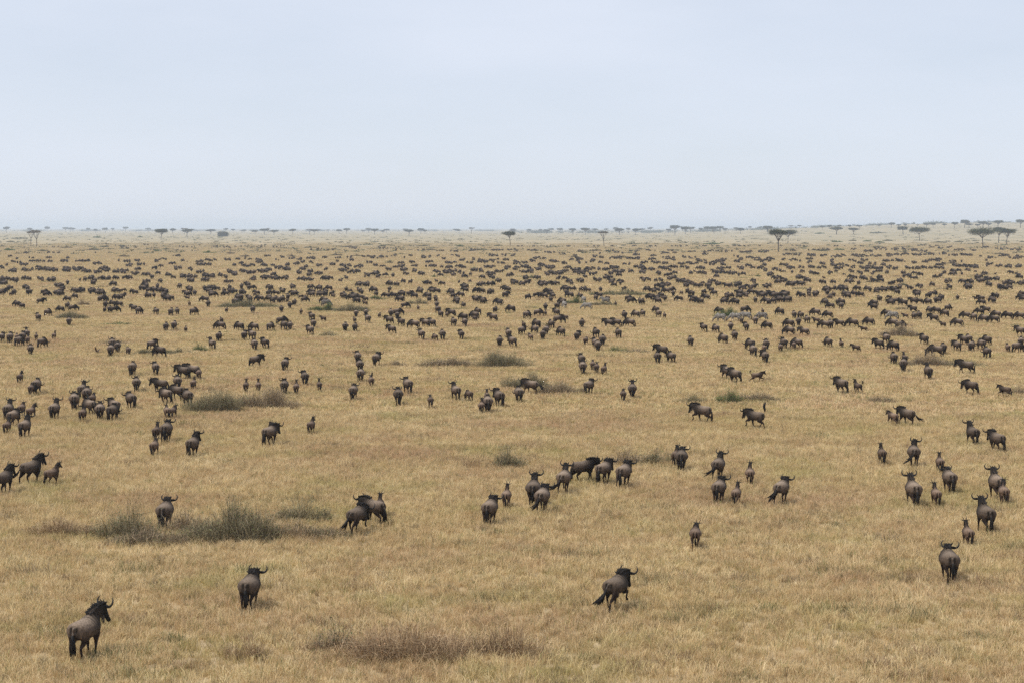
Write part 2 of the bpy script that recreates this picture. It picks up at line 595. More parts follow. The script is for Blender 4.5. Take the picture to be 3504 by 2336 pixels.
    for i, p in enumerate(line):
        t = i / (len(line) - 1)
        for s in ((-1, 0, 1) if lod < 2 else (0,)):
            h = (.21 if not calf else .12) * (1 - .45 * t) * rnd.uniform(.75, 1.25)
            q0 = p + Vector((s * .022, 0, -.05))
            if zebra:
                tip = p + Vector((s * .012, -.02, .1))
            else:
                tip = p + Vector((s * .135 + rnd.uniform(-.02, .02), -.04 + rnd.uniform(-.03, .03), h * .55))
            c = BLACK * rnd.uniform(.8, 1.6) if not zebra else (np.array((.6, .58, .54)) if (i // 2) % 2 else BLACK * 2)
            lock(g, [q0, q0.lerp(tip, .55) + Vector((0, 0, .025)), tip], .038 if lod < 2 else .065, c)
    parts['mane'] = [fin(g, 'mane', MAT_HAIR)]
    # beard: pale fringe under throat and neck
    if not zebra:
        g = Geo()
        under = [hpts[3] - upv * .08, poll + d * .05 - upv * .14, mid - (upv * .12 + Vector((0, 0, .12))) * nk, Vector((0, .6, .78))]
        if head == 'g':
            under = [hpts[3] - upv * .07, poll + d * .02 - upv * .13, mid + Vector((0, 0, -.2)), Vector((0, .66, .72))]
        line = bezier_line(under, 18 if lod < 2 else 6)
        for i, p in enumerate(line):
            for s in ((-1, 0, 1) if lod == 0 else (0,)):
                L = (.25 if not calf else .08) * rnd.uniform(.6, 1.2)
                tip = p + Vector((s * .03 + rnd.uniform(-.02, .02), rnd.uniform(-.03, .03), -L))
                k = rnd.uniform(.6, 1.2)
                lock(g, [p + Vector((s * .015, 0, .03)), p.lerp(tip, .5), tip], .024 if lod == 0 else .04, np.array((.13, .112, .098)) * k if not calf else np.array((.09, .07, .055)) * k)
        parts['beard'] = [fin(g, 'beard', MAT_HAIR)]
    # tail tuft
    g = Geo()
    nst = 26 if lod == 0 else 8 if lod == 1 else 3
    k0 = 4 if not calf else 5
    for i in range(nst):
        spread = .21 if tail in 'lrod' else .12
        a_, b_ = rnd.uniform(0, 6.28), rnd.uniform(.2, 1) * spread
        thin_end = .62 if tail in 'lrod' else 1
        dv = Vector((math.cos(a_) * b_, math.sin(a_) * b_, math.cos(a_ * 2.3) * b_ * (.8 if tail in 'lrocd' else .3)))
        end = rnd.randint(11, 13)
        start = k0 + rnd.randint(0, 3)
        pts = [T[j] + dv * ((j - start) / 8) for j in range(start, end + 1, 2)]
        if calf and tail == 'h':
            pts = pts[:3]
        lock(g, pts, (.042 if lod == 0 else .055) * (1.3 if tail == 'u' else thin_end), BLACK * rnd.uniform(.7, 1.3), .004, 1.9)
    parts['tail_tuft'] = [fin(g, 'tail_tuft', MAT_HAIR)]
    POSES[key] = parts
    return parts

JOINED = {}
def joined(key):
    """The same animal as one mesh, for copies too small to show their parts."""
    if key in JOINED:
        return JOINED[key]
    parts = build_pose(*key)
    V, F, C, n = [], [], [], 0
    for ms in parts.values():
        for me in ms:
            k = len(me.vertices)
            co = np.empty(k * 3, dtype=np.float32); me.vertices.foreach_get('co', co)
            cc = np.empty(k * 4, dtype=np.float32); me.color_attributes['tone'].data.foreach_get('color', cc)
            V.append(co.reshape(-1, 3)); C.append(cc.reshape(-1, 4)[:, :3])
            F += [tuple(i + n for i in p.vertices) for p in me.polygons]
            n += k
    me = mesh_from('wildebeest', np.vstack(V), F, MAT_COAT, np.vstack(C))
    JOINED[key] = me
    return me
# ------------------------------------------------------------------ ground: one sheet out to the horizon
def ground_colour(nt, pos):
    big = noise_fac(nt, pos, 0.018, .38, .62, 4)
    mid = noise_fac(nt, pos, 0.16, .36, .64, 4)
    fine = noise_fac(nt, pos, 1.3, .3, .7, 5, .65)
    c = mixcol(nt, mid, G_STRAW, G_PALE)
    m = node(nt, 'ShaderNodeMath', operation='MULTIPLY'); m.inputs[1].default_value = .55
    nt.links.new(big, m.inputs[0])
    c = mixcol(nt, m.outputs[0], c, G_DULL)
    m2 = node(nt, 'ShaderNodeMath', operation='MULTIPLY'); m2.inputs[1].default_value = .5
    nt.links.new(fine, m2.inputs[0])
    return mixcol(nt, m2.outputs[0], c, G_BROWN)

G_STRAW, G_PALE, G_DULL, G_BROWN = (.40, .30, .17), (.49, .38, .235), (.36, .275, .16), (.24, .175, .105)
m_ground, nt, b, out = mat_new('dry_plain')
geo = node(nt, 'ShaderNodeNewGeometry')
c = ground_colour(nt, geo.outputs['Position'])
sx_ = node(nt, 'ShaderNodeSeparateXYZ')
nt.links.new(geo.outputs['Position'], sx_.inputs[0])
mr = node(nt, 'ShaderNodeMapRange')                 # the far plain is greener than the grazed grass
mr.inputs['From Min'].default_value = 800; mr.inputs['From Max'].default_value = 1900
nt.links.new(sx_.outputs['Y'], mr.inputs['Value'])
far_n = noise_fac(nt, geo.outputs['Position'], 0.02, .35, .65, 5, .6, (1, .35, 1))
far_c = mixcol(nt, far_n, (.38, .315, .205), (.28, .245, .155))
c = mixcol(nt, mr.outputs['Result'], c, far_c)
nt.links.new(c, b.inputs['Base Color'])
b.inputs['Roughness'].default_value = 1.0
b.inputs['Specular IOR Level'].default_value = 0.05
xs = sorted(set([s * v for v in [0, 40, 90, 160, 260, 380, 520, 700, 900, 1150, 1450, 1800, 2300, 3000, 4500, 8000, 16000, 40000] for s in (-1, 1)]))
ys = [-3000, -500, 0, 100, 300, 600, 900, 1200, 1500] + [1500 + 175 * k for k in range(1, 18)] + [4800, 5500, 6500, 8000, 12000, 20000, 60000]
V = [(x, y, ground_z(x, y)) for y in ys for x in xs]
nx = len(xs)
Fq = np.array([(j * nx + i, j * nx + i + 1, (j + 1) * nx + i + 1, (j + 1) * nx + i) for j in range(len(ys) - 1) for i in range(nx - 1)])
tag(new_obj('ground', mesh_from('ground', V, Fq, m_ground)), 'dry savanna plain running flat to the horizon', 'ground', kind='structure')

# ------------------------------------------------------------------ grass: patches of blades set over the plain
def make_grass_mat():
    m, nt, b, out = mat_new('dry_grass')
    nt.nodes.remove(b)
    geo = node(nt, 'ShaderNodeNewGeometry')
    pos = geo.outputs['Position']
    at = node(nt, 'ShaderNodeAttribute', attribute_name='tone')
    sp = node(nt, 'ShaderNodeSeparateColor')
    nt.links.new(at.outputs['Color'], sp.inputs[0])
    c = mixcol(nt, sp.outputs[0], (.60, .44, .225), (.97, .80, .50))
    big = noise_fac(nt, pos, 0.05, .42, .66, 4)
    mid = noise_fac(nt, pos, 0.38, .40, .62, 5, .65)
    grn = noise_fac(nt, pos, 0.16, .52, .68, 6, .65)
    red = noise_fac(nt, pos, 0.07, .50, .72, 6, .65)
    def scaled(s, k):
        q = node(nt, 'ShaderNodeMath', operation='MULTIPLY'); q.inputs[1].default_value = k
        nt.links.new(s, q.inputs[0]); return q.outputs[0]
    c = mixcol(nt, scaled(big, .45), c, (.59, .455, .205))
    c = mixcol(nt, scaled(mid, .8), c, (.59, .425, .23))
    c = mixcol(nt, scaled(red, .8), c, (.52, .33, .205))
    c = mixcol(nt, scaled(grn, .5), c, (.40, .37, .125))
    gb = node(nt, 'ShaderNodeMath', operation='GREATER_THAN'); gb.inputs[1].default_value = .93
    nt.links.new(sp.outputs[1], gb.inputs[0])
    c = mixcol(nt, scaled(gb.outputs[0], .8), c, (.22, .25, .075))
    # some tufts are last year's, grey brown, and some still green at heart
    for lo_, cc_ in ((.86, (.27, .215, .135)), (.955, (.26, .265, .10))):
        gt = node(nt, 'ShaderNodeMath', operation='GREATER_THAN'); gt.inputs[1].default_value = lo_
        nt.links.new(sp.outputs[2], gt.inputs[0])
        c = mixcol(nt, scaled(gt.outputs[0], .85), c, cc_)
    sxy = node(nt, 'ShaderNodeSeparateXYZ'); nt.links.new(pos, sxy.inputs[0])
    mr = node(nt, 'ShaderNodeMapRange')
    mr.inputs['From Min'].default_value = 600; mr.inputs['From Max'].default_value = 1400
    nt.links.new(sxy.outputs['Y'], mr.inputs['Value'])
    c = mixcol(nt, scaled(mr.outputs['Result'], .6), c, (.50, .42, .265))
    d = node(nt, 'ShaderNodeBsdfDiffuse'); t = node(nt, 'ShaderNodeBsdfTranslucent')
    nt.links.new(c, d.inputs['Color']); nt.links.new(c, t.inputs['Color'])
    mx = node(nt, 'ShaderNodeMixShader'); mx.inputs['Fac'].default_value = .3
    nt.links.new(d.outputs[0], mx.inputs[1]); nt.links.new(t.outputs[0], mx.inputs[2])
    nt.links.new(mx.outputs[0], out.inputs['Surface'])
    return m
MAT_GRASS = make_grass_mat()

def grass_patch(name, size, tufts, blades, width, height, seed, spread=.07):
    rg = np.random.default_rng(seed)
    n = tufts * blades
    tx = np.repeat(rg.uniform(-size / 2, size / 2, (tufts, 2)), blades, 0)
    lean = np.repeat(rg.normal(0, .22, (tufts, 2)), blades, 0) + rg.normal(0, .34, (n, 2)) + np.array((.10, .02))
    h = np.repeat(height * rg.uniform(.45, 1.35, tufts), blades) * rg.uniform(.55, 1.15, n)
    h *= np.where(rg.uniform(0, 1, n) < .05, 1.6, 1.0)
    base = tx + rg.normal(0, spread, (n, 2))
    a = rg.uniform(0, math.pi, n)
    w = width * rg.uniform(.6, 1.3, n)
    sd = np.stack([np.cos(a) * w / 2, np.sin(a) * w / 2, np.zeros(n)], 1)
    p0 = np.concatenate([base, np.full((n, 1), -.02)], 1)
    p1 = np.concatenate([base + lean * h[:, None] * .45, (h * .62)[:, None]], 1)
    p2 = np.concatenate([base + lean * h[:, None] * 1.25, (h * (1 - .25 * np.minimum(1, (lean ** 2).sum(1))))[:, None]], 1)
    V = np.stack([p0 - sd, p0 + sd, p1 - sd * .9, p1 + sd * .9, p2], 1).reshape(-1, 3)
    k = np.arange(n)[:, None] * 5
    F = np.stack([k + [0, 1, 3], k + [0, 3, 2], k + [2, 3, 4]], 1).reshape(-1, 3)
    dk = np.repeat(rg.uniform(0, 1, tufts), blades)
    tone = np.clip(np.repeat(rg.uniform(0, 1, tufts) ** 1.4, blades) * .75 + rg.uniform(0, 1, n) * .5 - .12, 0, 1)
    stalk = rg.uniform(0, 1, n) < .05          # seed stalks stand taller and paler
    tone[stalk] = 1.0
    col = np.stack([tone, rg.uniform(0, 1, n), dk], 1)
    me = mesh_from(name, V, F, MAT_GRASS, np.repeat(col, 5, 0), False)
    o = bpy.data.objects.new(name, me)
    return o

def grass_field(variants, size, y0, y1, seed, fill=.74, half=.345, margin=7):
    rg = np.random.default_rng(seed)
    step = size * fill
    P = []
    y = y0
    while y < y1:
        hw = half * y + margin
        x = -hw + rg.uniform(0, step)
        while x < hw:
            if y > 650 and rg.uniform() < (y - 650) / (y1 - 650):
                x += step
                continue
            P.append((x + rg.uniform(-.13, .13) * size, y + rg.uniform(-.13, .13) * size))
            x += step
        y += step
    P = np.array(P)
    me = bpy.data.meshes.new('grass')
    me.vertices.add(len(P))
    me.vertices.foreach_set('co', np.column_stack([P, np.full(len(P), .0)]).astype(np.float32).ravel())
    for nm, vals in (('turn', rg.uniform(0, 6.283, len(P))), ('size', rg.uniform(.8, 1.2, len(P)))):
        at = me.attributes.new(nm, 'FLOAT', 'POINT')
        at.data.foreach_set('value', vals.astype(np.float32))
    at = me.attributes.new('pick', 'INT', 'POINT')
    at.data.foreach_set('value', rg.integers(0, len(variants), len(P)).astype(np.int32))
    src = bpy.data.collections.new('grass_patches')
    for v in variants:
        src.objects.link(v)
    o = new_obj('grass', me)
    ng = bpy.data.node_groups.new('grass', 'GeometryNodeTree')
    ng.interface.new_socket('Geometry', in_out='INPUT', socket_type='NodeSocketGeometry')
    ng.interface.new_socket('Geometry', in_out='OUTPUT', socket_type='NodeSocketGeometry')
    gi, go = ng.nodes.new('NodeGroupInput'), ng.nodes.new('NodeGroupOutput')
    ip = ng.nodes.new('GeometryNodeInstanceOnPoints')
    ci = ng.nodes.new('GeometryNodeCollectionInfo')
    ci.inputs['Collection'].default_value = src
    ci.inputs['Separate Children'].default_value = True
    ci.inputs['Reset Children'].default_value = True
    ip.inputs['Pick Instance'].default_value = True
    def named(nm, typ):
        q = ng.nodes.new('GeometryNodeInputNamedAttribute'); q.data_type = typ
        q.inputs['Name'].default_value = nm
        return q.outputs['Attribute']
    L = ng.links.new
    L(gi.outputs[0], ip.inputs['Points']); L(ci.outputs[0], ip.inputs['Instance'])
    L(named('pick', 'INT'), ip.inputs['Instance Index'])
    cx = ng.nodes.new('ShaderNodeCombineXYZ'); L(named('turn', 'FLOAT'), cx.inputs['Z'])
    L(cx.outputs[0], ip.inputs['Rotation'])
    L(named('size', 'FLOAT'), ip.inputs['Scale'])
    L(ip.outputs[0], go.inputs[0])
    md = o.modifiers.new('patches', 'NODES')
    md.node_group = ng
    return o, len(P)

near_v = [grass_patch('near_patch', 2.0, 105, 13, .0125, .265, 10 + i) for i in range(6)]
g1, n1 = grass_field(near_v, 2.0, 42, 118, 1)
tag(g1, 'knee high straw coloured grass across the near plain', 'grass', kind='stuff')
mid_v = [grass_patch('mid_patch', 4.0, 205, 10, .026, .25, 30 + i, .10) for i in range(5)]
g2, n2 = grass_field(mid_v, 4.0, 117, 300, 2)
tag(g2, 'dry straw grass among the middle of the herd', 'grass', kind='stuff')
far_v = [grass_patch('far_patch', 12.0, 520, 7, .09, .27, 50 + i, .3) for i in range(4)]
g3, n3 = grass_field(far_v, 12.0, 298, 1500, 3, margin=25)
tag(g3, 'pale dry grass under the distant herd', 'grass', kind='stuff')
print('grass instances', n1, n2, n3)

# ------------------------------------------------------------------ shrubs
def make_leaf_mat(name, base, var):
    m, nt, b, out = mat_new(name)
    at = node(nt, 'ShaderNodeAttribute', attribute_name='tone')
    nt.links.new(at.outputs['Color'], b.inputs['Base Color'])
    b.inputs['Roughness'].default_value = .75
    b.inputs['Specular IOR Level'].default_value = .2
    return m
MAT_TWIG = make_leaf_mat('dry_twigs', 0, 0)
MAT_LEAF = make_leaf_mat('small_leaves', 0, 0)
MAT_BARK = make_leaf_mat('acacia_bark', 0, 0)

BUSH_TONES = {      # twig colours, leaf colours, leaf share
    'dry': (((.30, .225, .145), (.19, .145, .095), (.42, .315, .20)), ((.17, .14, .072), (.095, .10, .042), (.13, .125, .055), (.085, .11, .04)), 2.2),
    'red': (((.33, .225, .13), (.27, .18, .105), (.50, .37, .22)), ((.29, .175, .095), (.40, .27, .15), (.18, .13, .065)), .9),
    'olive': (((.24, .20, .12), (.16, .14, .085), (.31, .25, .15)), ((.075, .105, .034), (.105, .130, .044), (.15, .15, .066)), 2.6),
    'green': (((.12, .13, .06), (.09, .10, .045)), ((.09, .18, .035), (.07, .14, .03), (.13, .21, .05)), 4.5),
}
def blades_mesh(name, p0, p1, p2, w, col, mat):
    """Many thin ribbons through three points each."""
    n = len(p0)
    rg = np.random.default_rng(n)
    sd = rg.normal(0, 1, (n, 3)); sd[:, 2] *= .3
    sd /= np.linalg.norm(sd, axis=1)[:, None]
    sd *= (w / 2)[:, None]
    V = np.stack([p0 - sd, p0 + sd, p1 - sd * .8, p1 + sd * .8, p2 - sd * .25, p2 + sd * .25], 1).reshape(-1, 3)
    k = np.arange(n)[:, None] * 6
    F = np.stack([k + [0, 1, 3, 2], k + [2, 3, 5, 4]], 1).reshape(-1, 4)
    return mesh_from(name, V, F, mat, np.repeat(col, 6, 0), False)

def bush(w, d, h, kind, seed, scale_px):
    """Shrub w wide, d deep, h high: returns (branches mesh, foliage mesh)."""
    rg = np.random.default_rng(seed)
    tw, lf, share = BUSH_TONES[kind]
    nl = max(3, int(w / max(.7, h) * 2.2) + 2)
    lobes = []
    for i in range(nl):
        x = ((i + .5) / nl - .5) * w * .88 + rg.normal(0, .07) * w
        y = rg.uniform(-.32, .32) * d
        hh = h * rg.uniform(.35, .9) * (1 - .35 * min(1, abs(x) / (w / 2 + 1e-6)))
        lobes.append((x, y, hh, rg.uniform(.4, .8) * min(d, max(w / nl * 3.0, .7))))
    lobes[int(nl * .5)] = (lobes[int(nl * .5)][0], 0, h, lobes[int(nl * .5)][3])
    tw_w = max(.012, .16 * scale_px)
    nt_ = int(min(3200, max(110, 170 * w * d / (tw_w * 22))))
    L = rg.integers(0, nl, nt_)
    lob = np.array(lobes)[L]
    a = rg.uniform(0, 6.283, nt_); r = np.sqrt(rg.uniform(0, 1, nt_))
    root = np.stack([lob[:, 0] + np.cos(a) * r * lob[:, 3] * .85, lob[:, 1] + np.sin(a) * r * lob[:, 3] * .85, np.full(nt_, -.03)], 1)
    top_h = lob[:, 2] * np.sqrt(np.clip(1 - .75 * r * r, .1, 1)) * rg.uniform(.5, 1.12, nt_)
    tip = np.stack([lob[:, 0] + np.cos(a) * r * lob[:, 3] * 1.1, lob[:, 1] + np.sin(a) * r * lob[:, 3] * 1.1, top_h], 1)
    tip[:, :2] += rg.normal(0, .42, (nt_, 2)) * np.minimum(lob[:, 2:3], .9)
    mid = root * .55 + tip * .45 + rg.normal(0, .10, (nt_, 3)) * h + np.array((0, 0, .38)) * top_h[:, None]
    mid[:, 2] = np.maximum(mid[:, 2], .02)
    tip += rg.normal(0, .05, (nt_, 3)) * h
    ct = np.array(tw)[rg.integers(0, len(tw), nt_)] * rg.uniform(.75, 1.25, (nt_, 1))
    br = blades_mesh('branches', root, mid, tip, tw_w * rg.uniform(.7, 1.4, nt_), ct, MAT_TWIG)
    ls = max(.05, .42 * scale_px)
    nf = int(min(9000, max(80, share * 95 * w * d / (ls * 14))))
    j = rg.integers(0, nt_, nf)
    t = rg.uniform(.35, 1.05, nf)[:, None]
    p = np.where(t < .5, root[j] + (mid[j] - root[j]) * t * 2, mid[j] + (tip[j] - mid[j]) * (t - .5) * 2) + rg.normal(0, .05, (nf, 3)) * np.array((1, 1, .6)) * max(h, .5)
    p[:, 2] = np.maximum(p[:, 2], .03)
    dv = rg.normal(0, 1, (nf, 3)); dv /= np.linalg.norm(dv, axis=1)[:, None]
    lenl = ls * rg.uniform(.6, 1.5, nf)[:, None]
    tone_l = np.array(lf)[np.clip((np.array([hash((int(seed), int(q))) % 97 for q in L[j]]) / 97 * len(lf)).astype(int), 0, len(lf) - 1)] * rg.uniform(.7, 1.3, (nf, 1))
    fo = blades_mesh('foliage', p - dv * lenl / 2, p, p + dv * lenl / 2, ls * rg.uniform(.6, 1.1, nf), tone_l, MAT_LEAF)
    return br, fo

# ------------------------------------------------------------------ acacias
def acacia(width, height, kind, seed, leaf, stout=1.0):
    """Flat-topped thorn tree: returns (trunk mesh, crown mesh). kinds: umbrella, sparse, lumpy, round."""
    rnd = random.Random(seed); rg = np.random.default_rng(seed)
    g = Geo()
    bark = np.array((.095, .078, .062))
    crown_t = {'umbrella': .36, 'sparse': .22, 'lumpy': .42, 'round': .85}[kind] * min(height, width * .9)
    fork = height * {'umbrella': .48, 'sparse': .42, 'lumpy': .55, 'round': .18}[kind]
    lean = Vector((rnd.uniform(-.07, .07) * height, rnd.uniform(-.05, .05) * height, 0))
    tr = max(.16, height * .024) * stout
    fk = Vector((0, 0, fork)) + lean
    line = bezier_line([(0, 0, -.1), lean * .3 + Vector((rnd.uniform(-.1, .1), 0, fork * .5)), fk], 6)
    v, f = loft(line, [tr * 1.5, tr * 1.05, tr, tr * .95, tr * .9, tr * .85], [tr * 1.5, tr * 1.05, tr, tr * .95, tr * .9, tr * .85], (0, 1, 0), 7)
    g.add(v, f, bark)
    tips = []
    nb = {'umbrella': 9, 'sparse': 5, 'lumpy': 7, 'round': 8}[kind]
    for i in range(nb):
        a = 2 * math.pi * (i + rnd.uniform(-.3, .3)) / nb
        rr = width / 2 * rnd.uniform(.45, .88)
        tip = Vector((math.cos(a) * rr, math.sin(a) * rr, height - crown_t * rnd.uniform(.35, .8))) + lean
        if kind == 'round':
            tip.z = height * rnd.uniform(.3, .8)
        m1 = fk.lerp(tip, .5) + Vector((0, 0, -.05 * height * rnd.uniform(-.5, 1)))
        ln = bezier_line([fk - Vector((0, 0, .2)), m1, tip], 5)
        rad = [tr * .6, tr * .5, tr * .38, tr * .25, tr * .12]
        v, f = loft(ln, rad, rad, (0, 1, .2), 5)
        g.add(v, f, bark * rnd.uniform(.85, 1.2))
        tips.append(tip)
        for q in range(2):
            t2 = tip + Vector((rnd.uniform(-.22, .22) * width, rnd.uniform(-.22, .22) * width, rnd.uniform(-.05, .2) * crown_t))
            v, f = loft([m1, m1.lerp(t2, .55) + Vector((0, 0, .03 * height)), t2], [tr * .3, tr * .2, tr * .08], [tr * .3, tr * .2, tr * .08], (0, 1, .2), 4)
            g.add(v, f, bark)
            tips.append(t2)
    trunk = g.mesh('trunk', MAT_BARK)
    dens = {'umbrella': 1.0, 'sparse': .35, 'lumpy': 1.0, 'round': 1.3}[kind]
    cl = list(tips)
    for i in range(int(24 * dens)):
        a, r = rnd.uniform(0, 6.283), math.sqrt(rnd.uniform(0, 1)) * width / 2 * .92
        z = height - crown_t * (.18 + .5 * (r / (width / 2)) ** 2 + rnd.uniform(0, .35))
        if kind == 'round':
            z = height * rnd.uniform(.1, .85) * math.sqrt(max(.1, 1 - (r / (width / 2)) ** 2))
        cl.append(Vector((math.cos(a) * r, math.sin(a) * r, z)) + lean)
    C = np.array([tuple(c) for c in cl])
    per = int({'umbrella': 110, 'sparse': 30, 'lumpy': 120, 'round': 110}[kind])
    n = len(C) * per
    j = np.repeat(np.arange(len(C)), per)
    cr = width * {'umbrella': .085, 'sparse': .06, 'lumpy': .10, 'round': .12}[kind]
    p = C[j] + rg.normal(0, 1, (n, 3)) * np.array((cr, cr, min(cr * .55, crown_t * .2)))
    p[:, 2] = np.minimum(p[:, 2], height)
    p[:, 2] = np.maximum(p[:, 2], height - crown_t * 1.1 if kind != 'round' else .1)
    dv = rg.normal(0, 1, (n, 3)); dv[:, 2] *= .5; dv /= np.linalg.norm(dv, axis=1)[:, None]
    lt = np.array(((.042, .058, .024), (.056, .070, .030), (.068, .076, .038)))
    if kind == 'sparse':
        lt = np.array(((.10, .08, .055), (.12, .095, .06)))
    tone_l = lt[rg.integers(0, len(lt), len(C))][j] * rg.uniform(.75, 1.25, (n, 1))
    le = leaf * rg.uniform(.6, 1.4, n)[:, None]
    crown = blades_mesh('crown', p - dv * le / 2, p, p + dv * le / 2, leaf * rg.uniform(.5, 1.0, n), tone_l, MAT_LEAF)
    return trunk, crown
# ------------------------------------------------------------------ where things stand (pixels of the 3504 x 2336 photograph)
# animals near the camera: x, y of the hind feet, heading (0 away, + to the left), age and head, head turn, gait, tail, label
NEAR = [
 (278,2267,-30,'au',-26,'s','h','big dark bull wildebeest with pale grey rump, nearest of all, looking back to the right'),
 (847,2095,-8,'al',-12,'s','h','lone wildebeest seen from behind in open grass right of the nearest bull'),
 (2112,2095,-46,'al',-10,'r','d','lone wildebeest striding off with long tail trailing left, low centre of open grass'),
 (3259,1999,-6,'al',-30,'s','h','adult with bushy black tail hanging to its hocks, nearest of the right-hand file'),
 (3323,1878,0,'cu',0,'s','h','reddish brown yearling with straight horns just ahead of the bushy-tailed adult'),
 (3384,1830,4,'au',0,'w','h','wide-horned adult following the file, between reddish yearling and mother with calf'),
 (3134,1740,0,'au',0,'w','h','grey-backed adult with lyre horns walking beside a small dark calf'),
 (3212,1738,0,'cu',0,'s','h','small dark calf close beside the grey-backed adult with lyre horns'),
 (3257,1692,0,'al',0,'s','h','broad round-rumped adult with low wide horns, above the small dark calf'),
 (3420,1715,2,'au',-6,'s','h','horned mother mostly hidden behind her brown calf near the right edge'),
 (3446,1734,-12,'cu',-25,'v','h','brown calf overlapping its horned mother near the right edge'),
 (3134,1600,-18,'au',-28,'v','l','adult turning its black face right with tail whipped out to the left'),
 (3025,1593,-6,'cu',8,'s','h','small pale-rumped yearling left of the adult with whipped tail'),
 (3224,1621,-8,'cu',-18,'w','h','calf with upright head trotting just above the round-rumped adult'),
 (2680,1729,-44,'al',-8,'t','d','grey adult cantering right with stringy tail strands flying'),
 (2465,1727,-34,'al',-12,'s','h','dark-sided adult below the big climbing adult, bearded head turned right'),
 (2524,1735,-36,'cu',-6,'r','h','running brown yearling with spiky horns between dark-sided and cantering adults'),
 (2462,1645,-36,'au',-6,'t','l','big brown adult climbing right with its tail curled left'),
 (2571,1665,-14,'cu',-14,'v','h','calf with sideways ears standing between climbing and cantering adults'),
 (2335,1615,-18,'al',-14,'s','h','silver-rumped adult overlapping a young one, beside thorny scrub'),
 (2316,1600,-28,'cu',-10,'s','h','young wildebeest half hidden behind the silver-rumped adult'),
 (2384,1885,-14,'cl',-22,'w','h','lone yearling with spike horns in open grass, below the line of movers'),
 (1676,1802,-24,'al',-16,'s','h','adult trailing the long moving line, hanging tail reaching its hooves'),
 (1733,1744,-12,'cu',-6,'v','h','pale yearling running ahead of the trailing adult'),
 (1826,1735,-8,'au',-14,'s','h','upright adult with dark tail, behind the adult lowering its head'),
 (1857,1760,-20,'al',-16,'w','d','adult lowering its head with black tail swept left, front of a pair'),
 (1931,1693,-24,'au',0,'t','l','lean adult trotting with tail streaming straight out to the left'),
 (1998,1652,-66,'al',-4,'w','h','hornless-looking adult side-on, squeezed in the middle of the moving line'),
 (2069,1660,-46,'al',-8,'w','h','tall grey adult walking right, second from front of the moving line'),
 (2138,1672,-40,'al',-10,'t','h','leading adult of the moving line, trotting right with bearded face'),
 (1219,1832,-38,'aw',-10,'r','d','galloping adult with tail flung out, overlapping two young ones'),
 (1275,1798,58,'al',0,'s','h','dark young wildebeest crossing left behind the galloping adult'),
 (1296,1776,-4,'cu',0,'s','h','slim calf with V horns and long upright neck beside dark thicket'),
 (4,1696,-24,'au',-10,'s','h','grey wildebeest cut off by the left edge, only its rear showing'),
 (99,1660,-46,'au',-6,'w','l','dark adult with thick tail stuck out left, above the left edge animal'),
 (170,1665,-46,'cu',-14,'w','h','fuzzy eared young wildebeest following the dark adult, looking right'),
 (557,1818,0,'al',0,'s','h','adult seen exactly from behind standing inside the dry thicket'),
]
